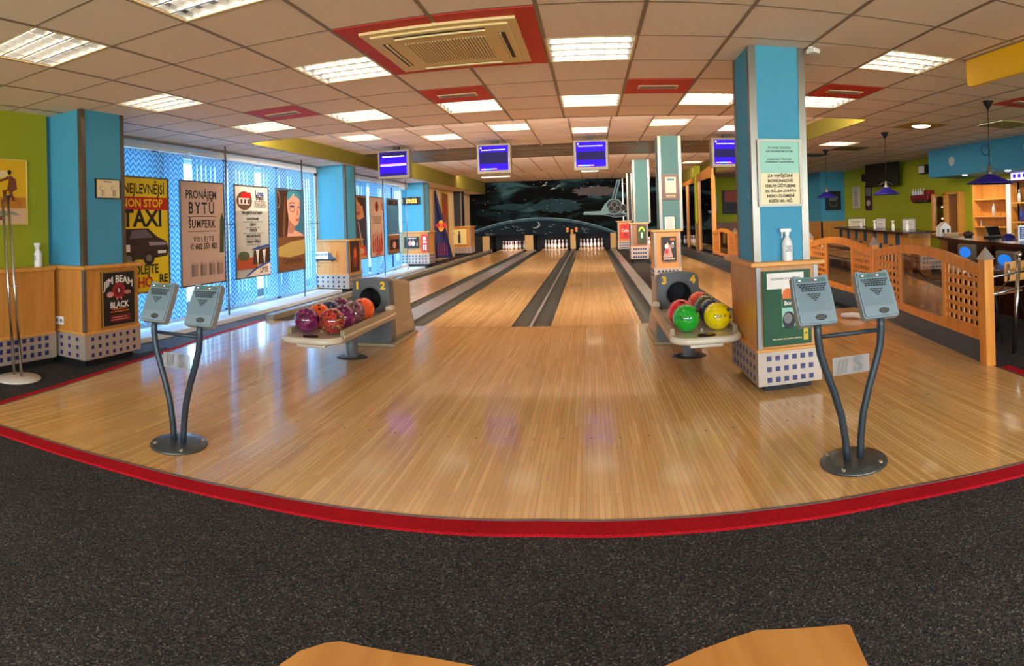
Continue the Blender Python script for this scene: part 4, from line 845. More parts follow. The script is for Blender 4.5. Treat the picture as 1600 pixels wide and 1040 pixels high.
for k in range(5): x = .2+k*.15; a.rect(x-.05, .08, x+.05, .28+.03*(k % 3), C('coral2', (190, 60, 40))); a.rect(x-.02, .28, x+.02, .38+.03*(k % 3), C('coral2', (190, 60, 40)))
a.text('Coca', .5, .07, .16, PR, .02); a.rect(.86, .78, .94, .92, POR); a.build('print', t)
t, a = banner('dark glass panel beside the clock pillar with its clock and cabinet reflection painted on', 13.53, .9, C('slate_blue', (58, 104, 136)))
a.rect(.02, .02, .98, .34, WOODD); a.rect(.02, .34, .98, .355, PW); a.rect(.15, .08, .95, .26, INK); a.ell(.55, .16, .14, .06, PPK); a.rect(.1, .88, .9, .97, INK); a.text('4', .6, .925, .1, POR, .02); a.build('print', t)  # blue top, wood foot and orange digit paint the panel's mirror reflection

# clock
t = thing('digital_clock', 'red and orange digital clock on the bright blue pillar', 'clock', (-4.98, 16.27, 1.79))
m = MB(); m.box((-5.24, 16.25, 1.79), (-4.72, 16.3, 2.0), BLACK, .006); m.build('case', t, off='p')
a = Art((-5.24, 16.249, 1.79), (1, 0, 0), (0, 0, 1), (0, -1, 0), .52, .21); a.text('19:32', .5, .5, .16, mat('clock_digit', (255, 140, 40), .4, emit=(255, 150, 50), es=2.0), .03, sx=.95); a.build('digits', t)

# ---------------------------------------------------------------- ceiling fittings
def fitting_parts(t):
    m = MB(); m.box((-.3, -.3, .075), (.3, .3, .08), HOUSE); 
    for s in (-1, 1): m.box((s*.3, -.3, 0), (s*.296, .3, .08), HOUSE); m.box((-.3, s*.3, 0), (.3, s*.296, .08), HOUSE)
    m.build('housing', t)
    for k in range(4):
        m = MB(); y = -.2175+k*.145; m.tube([(-.27, y, .05), (.27, y, .05)], .017, TUBEM, 6); m.build('fluorescent_tube', t)
    m = MB()
    for k in range(5): y = -.29+k*.145; m.prism([(y-.008, .0), (y+.008, .0), (y+.002, .045), (y-.002, .045)], (-.29, .29), LOUV, axis='x')
    for k in range(7): x = -.29+k*.0967; m.box((x-.0012, -.29, .004), (x+.0012, .29, .04), LOUV)
    m.build('louvre', t)
    m = MB()
    for s in (-1, 1): m.box((s*.3, -.3, -.004), (s*.284, .3, .002), ACC); m.box((-.3, s*.3, -.004), (.3, s*.284, .002), ACC)
    m.build('rim', t)
FL_ = {(0, 0): 'large louvred light right of the air conditioning cassette', (0, 3): 'louvred light over the centre lane, second from the top of its column', (-3, 0): 'louvred light left of the air conditioning cassette', (-6, 0): 'louvred light above the left corner pillar',
       (-5, -3): 'largest louvred light, cut by the top left corner', (-3, -3): 'louvred light just showing at the top edge, left of the cassette', (-2, 3): 'louvred light touching the red vent tile ahead of the cassette', (-4, 3): 'louvred light right of the leftmost red vent tile',
       (-6, 3): 'louvred light below and left of the leftmost red vent tile', (2, 3): 'louvred light just left of the large blue pillar top', (4, 0): 'large louvred light between the blue pillar and the yellow hanging panel', (4, 3): 'louvred light touching the red vent right of the blue pillar',
       (0, -3): 'added louvred light over the seating, above the camera centre', (3, -3): 'added louvred light over the seating to the right', (0, -6): 'added louvred light over the rear seating, middle', (-4, -6): 'added louvred light over the rear seating, left', (4, -6): 'added louvred light over the rear seating, right', (8, -1): 'added louvred light by the bar end', (9, 4): 'added louvred light above the bar counter', (7, 9): 'added louvred light above the cafe tables'}
proto = None
def put_fitting(x, y, z, label):
    global proto
    if proto is None: proto = thing('ceiling_light', label, 'ceiling light'); fitting_parts(proto); o = proto
    else: o = copy_tree(proto)
    o.location = (x, y, z); o['label'] = label; o['group'] = 'square louvred ceiling lights'
for k in FIX+FIX_ADDED: put_fitting(gx(k[0])+.3, gy(k[1])+.3, 2.41, FL_[k])
F2 = {(0, 9): 'small louvred light above the third hanging monitor', (2, 8): 'small louvred light above the certificate pillar', (-2, 8): 'small louvred light above the second hanging monitor', (-4, 9): 'small louvred light between the first two hanging monitors', (-6, 8): 'small louvred light left above the first hanging monitor', (4, 9): 'small louvred light half behind the large blue pillar'}
for k in FIX2: put_fitting(gx(k[0])+.3, gy(k[1])+.3, 2.65, F2[k])
put_fitting(gx(0)+.3, gy(26)+.3, 2.8, 'thin far louvred light under the third monitor'); put_fitting(gx(5)+.3, gy(22)+.3, 2.8, 'thin far louvred light right of the certificate pillar')
vp = None
for (x, y, l) in [(gx(-5), gy(2), 'leftmost red vent tile'), (gx(-2), gy(2), 'red vent tile straight ahead of the air conditioning cassette'), (gx(1), gy(2), 'red vent tile left of the large blue pillar top'), (gx(4), gy(2), 'red vent tile right of the large blue pillar'), (4.24, 4.72, 'red vent tile at the right edge, behind the nearest pendant lamp')]:
    if vp is None:
        vp = thing('vent_tile', l, 'ceiling vent'); m = MB(); m.box((.015, .012, -.006), (.585, .588, .01), RED); m.build('tile', vp)
        m = MB(); m.box((.12, .24, -.012), (.48, .36, -.006), ACC); m.build('grille_frame', vp); m = MB()
        for k in range(3): m.box((.14, .262+k*.03, -.014), (.46, .28+k*.03, -.011), PMG)
        m.build('grille_slats', vp); o = vp
    else: o = copy_tree(vp)
    o.location = (x, y, 2.41); o['label'] = l; o['group'] = 'red ceiling vent tiles'
# air conditioning cassette
t = thing('air_conditioner', 'cream ceiling cassette air conditioner in a square of red tiles', 'air conditioner', (gx(-1), gy(0), 2.41))
m = MB(); 
for a_, b_ in ((-.585, -.012), (.012, .585)):
    for c_, d_ in ((-.588, -.007), (.007, .588)): m.box((a_, c_, -.006), (b_, d_, .01), RED)
m.build('surround', t)
m = MB(); w = .47; 
v0 = [(-w, -w), (w, -w), (w, w), (-w, w)]; m.prism(v0, (-.022, .0), ACC); m.box((-.42, -.42, -.034), (.42, .42, -.02), ACC, .006); m.build('cover', t)
m = MB()
for r in range(4):
    R = Matrix.Rotation(r*PI/2, 4, 'Z'); k = MB(); k.box((-.28, -.385, -.0355), (.28, -.345, -.033), BLACK); k.box((-.28, -.36, -.046), (.28, -.352, -.033), ACC)
    for f in k.bm.faces: m.face([R@v.co for v in f.verts], k.mats[f.material_index])
    k.bm.free()
m.build('air_slot', t)
m = MB(); m.box((-.25, -.24, -.036), (.25, .24, -.033), PMG)
for k in range(27): x = -.25+k*.0192; m.box((x, -.24, -.041), (x+.011, .24, -.036), ACC)
m.build('intake_grille', t)
# coloured tiles at the bar side
for x, y, mt, l, rnd in [(4.15, 6.85, mat('ochre_tile', (176, 136, 20), .6), 'ochre ceiling tile with a round white lamp', True), (4.45, 9.9, OLIVE, 'olive ceiling tile above the middle pendant lamp', False), (5.2, 6.25, mat('moss_tile', (140, 140, 40), .6), 'moss green ceiling tile at the right edge', False), (4.2, 11.2, TEAL2, 'teal ceiling tile above the farthest pendant lamp', False)]:
    t = thing('coloured_tile', l, 'ceiling tile', (x, y, 2.41)); m = MB(); m.box((0, 0, -.006), (.6, .6, .0), mt); m.build('tile', t)
    if rnd: m = MB(); m.lathe([(0, -.03), (.1, -.026), (.13, -.012), (.135, -.004)], mat('round_lamp', (240, 232, 216), .4, emit=(255, 240, 215), es=1.0), (.3, .3, 0), seg=24); m.build('round_lamp', t)
# yellow hanging panel
t = thing('hanging_sign', 'bright yellow rounded blank sign hanging from the ceiling at the top right', 'hanging sign', (2.83, 3.3, 2.41))
m = MB(); pts = [(3.82, 2.41), (3.82, 2.26)]+[(3.76+.06*math.cos(q), 2.25+.06*math.sin(q)*1.0) for q in (0, -.4, -.8, -1.2, -1.57)]+[(1.2, 2.19), (1.2, 2.41)]
m.prism(pts, (2.81, 2.845), YEL, axis='x'); m.build('board', t, off='p'); m = MB(); m.box((2.8, 1.2, 2.4), (2.86, 3.84, 2.412), TBAR); m.build('mounting_rail', t, off='p')
# small camera by the pillar
t = thing('security_camera', 'tiny white camera at the top right of the large blue pillar', 'camera', (1.56, 3.95, 2.41))
m = MB(); m.box((-.02, -.05, -.05), (.05, .03, -.015), WHITE, .008, rot=Matrix.Rotation(.5, 3, 'Z')); m.lathe([(0, 0), (.02, 0), (.018, -.02), (0, -.02)], WHITE, (0, 0, 0), seg=12); m.build('body', t)

# ---------------------------------------------------------------- monitors
def monitor(x, label, kind):
    t = thing('hanging_monitor', label, 'monitor', (x, 10.3, 2.65), 0, 'scoring monitors over the lanes'); tilt = Matrix.Rotation(-.0, 3, 'X')
    m = MB(); w, h = .3, .26; y0 = -.16
    def loop(y, sx, sz, dz=0): return [m.bm.verts.new((a*w*sx, y, -.33+dz+b*h*sz)) for a, b in ((-1, -1), (1, -1), (1, 1), (-1, 1))]
    R = [loop(y0, .96, .96), loop(y0+.03, 1, 1), loop(y0+.2, .97, .96), loop(y0+.45, .62, .6, .03)]
    for i in range(3):
        for j in range(4): f = m.bm.faces.new((R[i][j], R[i][(j+1) % 4], R[i+1][(j+1) % 4], R[i+1][j])); f.material_index = m.mi(MONB)
    for q in (R[0], R[3]): f = m.bm.faces.new(q); f.material_index = m.mi(MONB)
    m.build('casing', t)
    m = MB(); m.box((-.05, .0, -.1), (.05, .1, 0), BLACK); m.box((-.25, .0, -.64), (.25, .12, -.62), WHITEP) if kind == 2 else None; m.build('bracket', t)
    a = Art((-.252, y0-.001, -.33-.2), (1, 0, 0), (0, 0, 1), (0, -1, 0), .504, .42)
    a.rect(-.02, -.02, 1.02, 1.02, BLACKG); a.rect(0, 0, 1, 1, SCRB)
    if kind == 1: a.rect(.02, .82, .98, .98, SCRD); bars(a, .76, .86, 1, SCRW, wmin=.8, wmax=.9); a.rect(.02, .44, .98, .5, SCRP); a.rect(.02, .41, .98, .44, SCRW); a.rect(.05, .02, .95, .1, SCRD)
    else:
        a.rect(.02, .28, .98, .62 if kind == 3 else .75, SCRD); bars(a, .8, .87, 1, SCRW, wmin=.8, wmax=.9, seed=3); a.rect(.04, .9, .09, .96, SCRW); a.rect(.05, .04, .2, .08, SCRP); a.rect(.2, .04, .42, .08, SCRC); a.rect(.42, .04, .6, .08, SCRP)
    a.mb.build('screen', t)
monitor(-3.42, 'blue screened hanging monitor nearest the windows', 1); monitor(-1.61, 'blue screened hanging monitor over the second lane', 2); monitor(.05, 'blue screened hanging monitor over the centre lane', 3); monitor(2.42, 'blue screened hanging monitor partly behind the large blue pillar', 3)

# ---------------------------------------------------------------- fence
PX = [(2.9, 3.75), (3.26, 6.37), (3.35, 8.75), (3.35, 11.2), (3.35, 13.6), (3.35, 16.1)]
fen = thing('wooden_fence', 'orange wooden lattice fence with arched panels and smoked glass along the cafe side', 'fence', (3.2, 8, FZ))
CAPM = mat('cap_metal', (176, 168, 158), .3, .6)
for x, y in PX[:5]:
    m = MB(); m.box((-.045, -.045, 0), (.045, .045, .845), FENCE, .004); p = m.build('post', fen, (x-3.2, y-8, 0))
    m = MB(); B = [(-.055, -.055, .845), (.055, -.055, .845), (.055, .055, .845), (-.055, .055, .845)]; m.face(B, CAPM)
    for i in range(4): m.face([B[i], B[(i+1) % 4], (0, 0, .945)], CAPM)
    m.build('post_cap', p)
for k in range(5):
    a_, b_ = Vector((*PX[k], 0)), Vector((*PX[k+1], 0)); d = b_-a_; Ln = d.length-.1; ang = math.atan2(d.y, d.x); o_ = a_+d.normalized()*.05
    zb, zr = .19, lambda u: .735+.115*math.sin(PI*min(max(u, 0), Ln)/Ln)
    g0, g1 = Ln*.28, Ln*.68
    m = MB(); n = 24
    for i in range(n):
        u0, u1 = Ln*i/n, Ln*(i+1)/n; m.prism([(u0, zr(u0)-.04), (u1, zr(u1)-.04), (u1, zr(u1)+.05), (u0, zr(u0)+.05)], (-.025, .025), FENCE, axis='y')
    bmesh.ops.remove_doubles(m.bm, verts=m.bm.verts, dist=1e-5)
    m.box((0, -.025, zb), (Ln, .025, zb+.075), FENCE, .003)
    for u in (0, g0-.06, g1, Ln-.06): m.box((u, -.022, zb+.07), (u+.06, .022, zr(u+.03)-.03), FENCE)
    t = m.build('panel_frame', fen, (o_.x-3.2, o_.y-8, 0)); t.rotation_euler = (0, 0, ang)
    m = MB(); m.box((g0, -.004, zb+.07), (g1, .004, .735), FGLASS)
    n = 12
    for i in range(n): u0, u1 = g0+(g1-g0)*i/n, g0+(g1-g0)*(i+1)/n; m.prism([(u0, .735), (u1, .735), (u1, zr(u1)-.035), (u0, zr(u0)-.035)], (-.004, .004), FGLASS, axis='y')
    m.build('glass', t)
    for r0, r1 in ((.06, g0-.06), (g1+.06, Ln-.06)):
        m = MB(); nx = 6; ww = .032; st = (r1-r0-ww)/nx
        for i in range(nx+1): u = r0+st*i; m.box((u, -.012, zb+.07), (u+ww, .0, zr(u)-.03), FENCE)
        zs = zb+.07
        while zs < zr(min(r0, Ln-r1)+.1)-.06: m.box((r0, .0, zs), (r1, .012, zs+.034), FENCE); zs += .078
        m.build('lattice', t)
    m = MB(); m.box((0, -.02, 0), (Ln, .02, zb), BARRIER); m.build('kickboard', t)
# glass partition beyond
t = thing('glass_partition', 'tall dark glass partition with wooden posts beside the fourth lane', 'partition', (3.38, 20, FZ))
for y in (16.1, 18.2, 20.4, 22.6, 24.7):
    m = MB(); m.box((3.33, y-.06, FZ), (3.43, y+.06, 2.3), FENCE if y < 17 else WOODP); m.build('post', t, off='p')
m = MB(); m.box((3.34, 16.1, 2.28), (3.42, 24.7, 2.36), WOODP); m.prism([(16.1, 2.36), (16.1, 2.62), (17.2, 2.56), (20, 2.42), (24.7, 2.36)], (3.35, 3.41), WOODP, axis='x'); m.build('header_beam', t, off='p')
for a_, b_ in ((16.16, 18.14), (18.26, 20.34), (20.46, 22.54), (22.66, 24.64)):
    m = MB(); m.box((3.375, a_, .17), (3.385, b_, 2.28), MGLASS); m.build('pane', t, off='p')
m = MB(); m.box((3.35, 16.1, FZ), (3.41, 24.7, .17), BARRIER); m.build('kickboard', t, off='p')

# ---------------------------------------------------------------- small things on ledges
def spray(x, y, z, label, s=1.0, group=None, text=True):
    t = thing('spray_bottle', label, 'spray bottle', (x, y, z), 0, group)
    m = MB(); m.lathe([(q*s, h*s) for q, h in ((0, 0), (.036, 0), (.038, .006), (.038, .12), (.03, .145), (.014, .165), (.014, .18), (0, .18))], WHITE, seg=18); m.build('bottle', t)
    m = MB(); m.box((-.014*s, -.014*s, .175*s), (.014*s, .014*s, .205*s), WHITE, .003*s); m.box((-.05*s, -.012*s, .2*s), (.03*s, .012*s, .225*s), WHITE, .005*s); m.prism([(-.04*s, .2*s), (-.03*s, .2*s), (-.034*s, .16*s), (-.04*s, .158*s)], (-.006*s, .006*s), WHITE, axis='y'); m.build('trigger_head', t)
    if text:
        m = MB(); r = .0386*s
        for tx, zz_ in (('DEZI', .1), ('GEL', .085), ('RUCE', .07)):
            for pl in text_polys(tx, .018*s, .02): m.face([(r*math.sin(p/r), -r*math.cos(p/r), zz_*s+q) for p, q in pl], INK)
        m.build('label_print', t)
spray(1.35, 3.97, .91, 'white spray bottle on the ledge of the large blue pillar')
spray(-4.55, 3.45, .93, 'white spray bottle on the wooden ledge by the lime wall')
t = thing('wall_socket', 'white double socket on the wood panel of the left corner pillar', 'socket', (-4.53, 3.69, .4)); m = MB(); m.box((-.06, -.012, -.04), (.06, 0, .04), WHITE, .004); m.build('plate', t)
m = MB()
for x in (-.03, .03): m.lathe([(0, 0), (.018, 0), (.019, .003)], PMG, (0, 0, 0), seg=12)
m.bm.free()
m = MB()
for x in (-.03, .03): m.tube([(x, -.0125, 0), (x, -.0135, 0)], .018, PMG, 12)
m.build('outlets', t)
# chrome pole stand at the left edge
t = thing('pole_stand', 'chrome twin pole stand on a round white foot at the left edge', 'stand', (-4.27, 3.0, FZ))
m = MB(); m.lathe([(0, .0), (.19, 0), (.2, .008), (.19, .02), (.06, .032), (0, .034)], mat('foot_cream', (206, 196, 182), .35), seg=32); m.build('foot', t)
for x, tx, z in ((-.06, -.2, 1.57), (.05, -.11, 1.56)):
    m = MB(); m.tube([(x, 0, .02), (tx, 0, z)], .0125, CHROME, 10); m.build('pole', t)
m = MB(); m.lathe([(.012, 1.56), (.02, 1.585), (.04, 1.6), (.0, 1.6)], PDB, (-.11, 0, 0), seg=14); m.build('funnel_top', t)
m = MB(); m.tube([(-.16, 0, .8), (.01, 0, .8)], .006, STEEL, 8); m.build('clamp', t)

# ---------------------------------------------------------------- bar side
m = MB(); m.box((6.5, 6.0, 1.86), (7.345, 10.2, 2.405), TEAL); b = thing('bar_bulkhead', 'blue bulkhead over the bar at the right', 'bulkhead', (6.9, 8, 1.86)); m.build('box', b, off='p')
for i, y in enumerate((9.1, 7.85, 6.6)):
    area('downlight_beam', (6.6, y, 1.84), (0, 0, 0), .08, .08, 12, WARM)
    t = thing('downlight', ['left small round downlight under the blue bulkhead', 'middle small round downlight under the blue bulkhead', 'right small round downlight under the blue bulkhead'][i], 'downlight', (6.6, y, 1.86)); m = MB(); m.lathe([(0, -.012), (.04, -.012), (.055, 0)], mat('downlight_glow', (255, 250, 240), .4, emit=(255, 244, 224), es=9), seg=16); m.build('lens', t)
for i, (y, z) in enumerate(((9.35, 2.13), (7.2, 2.2))):
    t = thing('speaker_disc', ['pale round disc on the blue bulkhead, left one', 'pale round disc on the blue bulkhead at the right edge'][i], 'wall speaker', (6.49, y, z)); m = MB(); m.tube([(0, 0, 0), (-.02, 0, 0)], .09, mat('disc', (176, 186, 180), .5), 20); m.build('disc', t)
# wall things
def wallthing(name, label, cat, y0, y1, z0, z1, mt, d=.06, art=None, x=7.35):
    t = thing(name, label, cat, (x, (y0+y1)/2, z0)); m = MB(); m.box((x-d, y0, z0), (x, y1, z1), mt, .006); m.build('body', t, off='p')
    if art: a = Art((x-d-.001, y1, z0), (0, -1, 0), (0, 0, 1), (-1, 0, 0), y1-y0, z1-z0); art(a); a.build('face', t)
    return t
t = thing('television', 'black flat television tilted on the lime wall behind the middle lamp', 'television', (7.3, 13.2, 1.85))
m = MB(); m.box((6.98, 12.55, 1.82), (7.04, 13.8, 2.4), BLACKG, .008, rot=Matrix.Rotation(.22, 3, 'Z')); m.build('screen', t, off='p'); m = MB(); m.tube([(7.02, 13.2, 2.1), (7.34, 13.2, 2.1)], .03, BLACK, 8); m.build('arm', t, off='p')
wallthing('wall_speaker', 'small dark wall speaker above the framed pictures', 'speaker', 14.35, 14.8, 2.03, 2.23, BLACK, .12)
wallthing('wall_speaker', 'wall speaker with a white face right of the television', 'speaker', 11.35, 11.75, 2.04, 2.24, BLACK, .14, lambda a: a.rect(.0, .1, .62, .9, PW))
wallthing('framed_picture', 'pale narrow picture on the lime wall, left of the pair', 'picture', 15.15, 15.6, 1.3, 1.92, PG, .03, lambda a: bars(a, .1, .9, 8, PMG))
wallthing('framed_picture', 'dark narrow picture on the lime wall, right of the pair', 'picture', 14.38, 14.78, 1.24, 1.9, PDB, .03, lambda a: (a.rect(.1, .6, .9, .95, PMG), a.ell(.5, .3, .3, .12, PG)))
t = thing('model_train', 'red locomotive shaped bottle rack with white bottles on the lime wall', 'bottle rack', (7.3, 11.7, 1.4))
m = MB(); m.box((7.17, 11.35, 1.44), (7.33, 12.1, 1.56), C('rackred', (130, 20, 26)), .02); m.box((7.17, 11.3, 1.55), (7.33, 11.5, 1.66), C('rackred', (130, 20, 26)), .01); m.build('body', t, off='p')
for i in range(3): m = MB(); m.tube([(7.16, 11.5+i*.22, 1.43), (7.34, 11.5+i*.22, 1.43)], .05, PDB, 16); m.build('wheel', t, off='p')
for i in range(5):
    b = thing('bottle', 'white bottle in the red locomotive rack, %s' % ['rightmost of five', 'second from the right', 'the middle one', 'second from the left', 'leftmost of five'][i], 'bottle', (7.23, 11.58+i*.115, 1.56), 0, 'white bottles in the red rack'); m = MB(); m.lathe([(0, 0), (.03, 0), (.03, .07), (.012, .1), (.012, .15), (0, .15)], mat('bottle_white', (225, 228, 240), .3), seg=10); m.build('glass', b)
t = thing('serving_hatch', 'orange wooden display niche with a glass door by the bar', 'cabinet', (7.3, 10.7, .6))
m = MB()
for y in (10.2, 10.72, 11.2): m.box((7.2, y-.035, .62), (7.35, y+.035, 1.56), WOODX)
m.box((7.2, 10.2, 1.53), (7.35, 10.8, 1.58), WOODX); m.build('frame', t, off='p')
m = MB(); m.box((7.3, 10.24, .62), (7.34, 10.7, 1.53), WOODD); m.build('back', t, off='p')
m = MB(); m.box((7.25, 10.76, .7), (7.256, 11.16, 1.5), FGLASS); 
for z in (.9, 1.15, 1.35): m.box((7.22, 10.76, z), (7.34, 11.16, z+.01), FGLASS)
m.build('glass_shelf', t, off='p')
for i, z in enumerate((.72, .85, 1.0, 1.25)):
    b = thing('glass_bauble', 'small bright glass piece in the display niche, %s from the bottom' % ['lowest', 'second', 'third', 'topmost'][i], 'ornament', (7.24, 10.86, z)); m = MB(); m.sphere((0, 0, .02), .022, mat('bauble', (240, 230, 210), .2, emit=(255, 240, 210), es=.7), seg=10); m.build('bead', b)
# blue pillar face at the far right and its picture
m = MB(); m.box((6.6, 16.2, FZ), (7.345, 18.455, 2.405), TEAL); m.box((6.57, 16.17, FZ), (7.345, 16.2, .95), WOODP); m.box((6.57, 16.17, FZ), (6.61, 18.4, .95), WOODP); t = thing('corner_pier', 'blue pier above wood panelling in the far right corner', 'pier', (7, 16.2, FZ)); m.build('body', t, off='p')
t, a = wall_frame('framed_picture', 'black picture with white script on the blue far pier', 'picture', (6.72, 16.165, 1.28), (1, 0, 0), (0, -1, 0), .48, .55, .03, BLACK, back=INK); a.text('Bar', .5, .6, .2, PMG, .01); a.arcband(.5, .45, .25, .28, 200, 340, PMG, 12); a.build('print', t)
# picture on the far wall left of the pillar, seen past the fence
t, a = wall_frame('wall_picture', 'red and black picture on the dark lime wall, seen left of the large pillar', 'picture', (4.15, 18.45, 1.25), (1, 0, 0), (0, -1, 0), .9, .75, .02, BLACK, back=INK); a.rect(.1, .5, .98, .97, C('dark_orange', (150, 50, 24))); a.build('print', t)
t = thing('wall_lamp', 'small chrome wall lamp left of the red and black picture', 'wall lamp', (3.95, 18.4, 1.6)); m = MB(); m.box((-.03, -.0, -.3), (.03, .06, .3), STEEL, .01); m.sphere((-.14, -.02, .1), .06, WHITE, seg=12); m.tube([(-.14, -.02, .1), (0, 0, .0)], .012, STEEL, 6); m.build('body', t)
# chequered counter
t = thing('chequered_counter', 'long counter with teal and wood chequered front under the lime wall', 'counter', (5.2, 10.2, FZ)); A_, B_ = Vector((5.62, 12.7, 0)), Vector((4.98, 8.5, 0)); d = (B_-A_); Ln = d.length; ang = math.atan2(d.y, d.x); t.location = (A_.x, A_.y, FZ); t.rotation_euler = (0, 0, ang)
m = MB(); m.box((-.1, -.12, .85), (Ln+.1, .5, .885), DWOOD, .008); m.build('worktop', t)
m = MB(); m.box((0, 0, 0), (Ln, .4, .85), WOODP); m.build('carcass', t)
m = MB(); CH = mat('counter_teal', (34, 74, 96), .5)
for i in range(14):
    for j in range(4):
        if (i+j) % 2 == 0: m.box((i*.305, -.006, .85-.213*(j+1)), (i*.305+.2, 0, .85-.213*j), CH)
m.build('chequer_tiles', t)
def on_counter(u, w=.15): return A_+d.normalized()*u+Vector((-d.y, d.x, 0)).normalized()*(w)
for i, u in enumerate((1.2, 2.1, 3.15, 3.85)):
    p = on_counter(u); spray(p.x, p.y, .873, 'white spray bottle on the chequered counter, %s from the left' % ['first', 'second', 'third', 'fourth'][i], .75, 'spray bottles on the chequered counter', False)
for i, (u, w_, h_) in enumerate(((.3, .42, .2), (2.0, .2, .2), (3.5, .24, .2))):
    p = on_counter(u, .3); t, a = wall_frame('table_sign', ['wide cream sign at the left end of the chequered counter', 'small pale sign in the middle of the chequered counter', 'small pale sign near the right end of the chequered counter'][i], 'sign', (p.x-w_/2, p.y, .873), (1, -.35, 0), (-.35, -1, 0), w_, h_, .015, PDB if i == 0 else PMG, back=PCR if i == 0 else PG); bars(a, .15, .85, 5, PMG, wmin=.5, wmax=.8, seed=i); a.build('print', t)
# bar counter, curved
t = thing('bar_counter', 'curved dark wooden bar counter at the right', 'bar counter', (4.6, 6, FZ))
pth = [(5.2, 8.0), (4.95, 7.75), (4.72, 7.2), (4.5, 6.5), (4.33, 5.7), (4.22, 4.9), (4.16, 4.0), (4.15, 2.5)]
inn = [(5.4, 7.6), (5.32, 7.4), (5.2, 7.0), (5.05, 6.4), (4.9, 5.65), (4.8, 4.85), (4.75, 4.0), (4.75, 2.5)]
m = MB(); m.prism(pth+inn[::-1], (.80, .84), DWOOD); m.build('worktop', t, off='p')
m = MB(); m.prism([(x+.12, y-.06) for x, y in pth]+[(x-.05, y) for x, y in inn[::-1]], (FZ, .80), DWOOD); m.build('front', t, off='p')
SCB = mat('screen_azure', (30, 100, 200), .3, emit=(30, 120, 220), es=.6)
for i, (x, y, z) in enumerate(((4.32, 5.95, .70), (4.2, 5.05, .66))):
    t = thing('glowing_display', ['blue glowing display on the bar front above the nearest fence panel', 'blue glowing display in a grey frame on the bar front, right of the fence post'][i], 'display', (x, y, z)); R = .15
    m = MB(); m.box((-.03, -.17, -.1), (.03, .17, .1), MONB, .02); m.build('case', t); m = MB(); m.lathe([(0, 0), (.5, 0)], SCB, seg=20); 
    for v in m.bm.verts: v.co = Vector((-.032, v.co.x*.24, v.co.y*.13))
    m.build('screen', t)
# shelves behind the bar
t = thing('bar_shelf', 'wooden shelf niche behind the bar, under the blue bulkhead', 'shelf', (7.1, 8.8, .6))
m = MB(); m.box((7.3, 8.42, .6), (7.34, 9.5, 1.72), WOODP); 
for y in (8.42, 9.46): m.box((7.05, y, .6), (7.34, y+.04, 1.72), WOODP)
m.build('case', t, off='p')
for z in (.85, 1.05, 1.38): m = MB(); m.box((7.06, 8.46, z), (7.3, 9.46, z+.025), WOODX); m.build('shelf_board', t, off='p')
m = MB(); m.box((7.02, 8.36, .6), (7.08, 8.42, 1.74), WHITE); m.build('white_post', t, off='p')
t = thing('back_bar', 'mirrored back bar rack at the right edge', 'shelf', (7.2, 7.5, .6)); m = MB(); m.box((7.3, 6.0, .6), (7.34, 8.34, 1.7), WOODD); m.build('back', t, off='p')
for z in (.95, 1.3): m = MB(); m.box((7.08, 6.0, z), (7.3, 8.34, z+.02), WOODX); m.build('shelf_board', t, off='p')
m = MB(); m.box((7.05, 6.0, 1.68), (7.34, 8.34, 1.72), DWOOD); m.build('top', t, off='p')
t, a = wall_frame('lit_sign', 'small lit blue and white sign above the back bar', 'sign', (7.06, 8.3, 1.72), (0, -1, 0), (-1, 0, 0), .75, .13, 0, depth=.03, back=mat('lit_white', (200, 200, 240), .4, emit=(190, 180, 255), es=1.0))
for k in range(5): a.rect(.08+k*.18, .3, .18+k*.18, .8, SCRB)
a.build('print', t)
def bottle(x, y, z, mt, label, s=1, grp='bottles behind the bar'):
    t = thing('bottle', label, 'bottle', (x, y, z), 0, grp); m = MB(); m.lathe([(r*s, h*s) for r, h in ((0, 0), (.035, 0), (.036, .13), (.03, .16), (.012, .2), (.012, .26), (0, .26))], mt, seg=12); m.build('glass', t)
GB = [mat('bottle_clear', (190, 196, 196), .1), mat('bottle_blue', (40, 60, 150), .1), mat('bottle_dark', (40, 30, 24), .1), mat('bottle_amber', (150, 80, 30), .1)]
bottle(7.15, 8.95, 1.076, GB[0], 'clear bottle standing alone on the middle niche shelf'); bottle(7.15, 9.35, .876, GB[0], 'short white bottle on the lowest niche shelf', .5)
ORD = ['first', 'second', 'third', 'fourth', 'fifth', 'sixth', 'seventh', 'eighth', 'ninth']
for i in range(8): bottle(7.15, 8.2-i*.22, 1.321, GB[(i*3) % 4], 'bottle on the upper back bar shelf, %s from the white post' % ORD[i], .9)
for i in range(8): bottle(7.15, 8.15-i*.22, .971, GB[(i*2+1) % 4], 'bottle on the lower back bar shelf, %s from the white post' % ORD[i], 1)
# things on the bar
t = thing('model_house', 'small white house shaped box on the bar counter', 'box', (4.88, 7.3, .84)); m = MB(); m.prism([(-.09, 0), (.09, 0), (.09, .13), (0, .2), (-.09, .13)], (-.06, .06), PW, axis='y'); m.build('walls', t); m = MB()
for x in (-.04, .04): m.box((x-.02, -.0615, .05), (x+.02, -.06, .1), INK)
m.build('windows', t)
t = thing('flat_box', 'flat pale carton on the bar counter in front of the white house', 'box', (4.9, 7.05, .84)); m = MB(); m.box((-.12, -.08, 0), (.12, .08, .05), CREAM, .003); m.build('carton', t); m = MB(); m.box((.02, -.0812, .01), (.1, -.08, .04), POR); m.build('label', t)
t = thing('round_pot', 'small dark round pot on the bar counter', 'pot', (4.82, 6.6, .84)); m = MB(); m.lathe([(0, 0), (.05, 0), (.075, .03), (.07, .06), (.05, .075), (0, .08)], PDB, seg=18); m.build('body', t); m = MB(); m.sphere((0, 0, .085), .012, PDB, seg=8); m.build('knob', t)
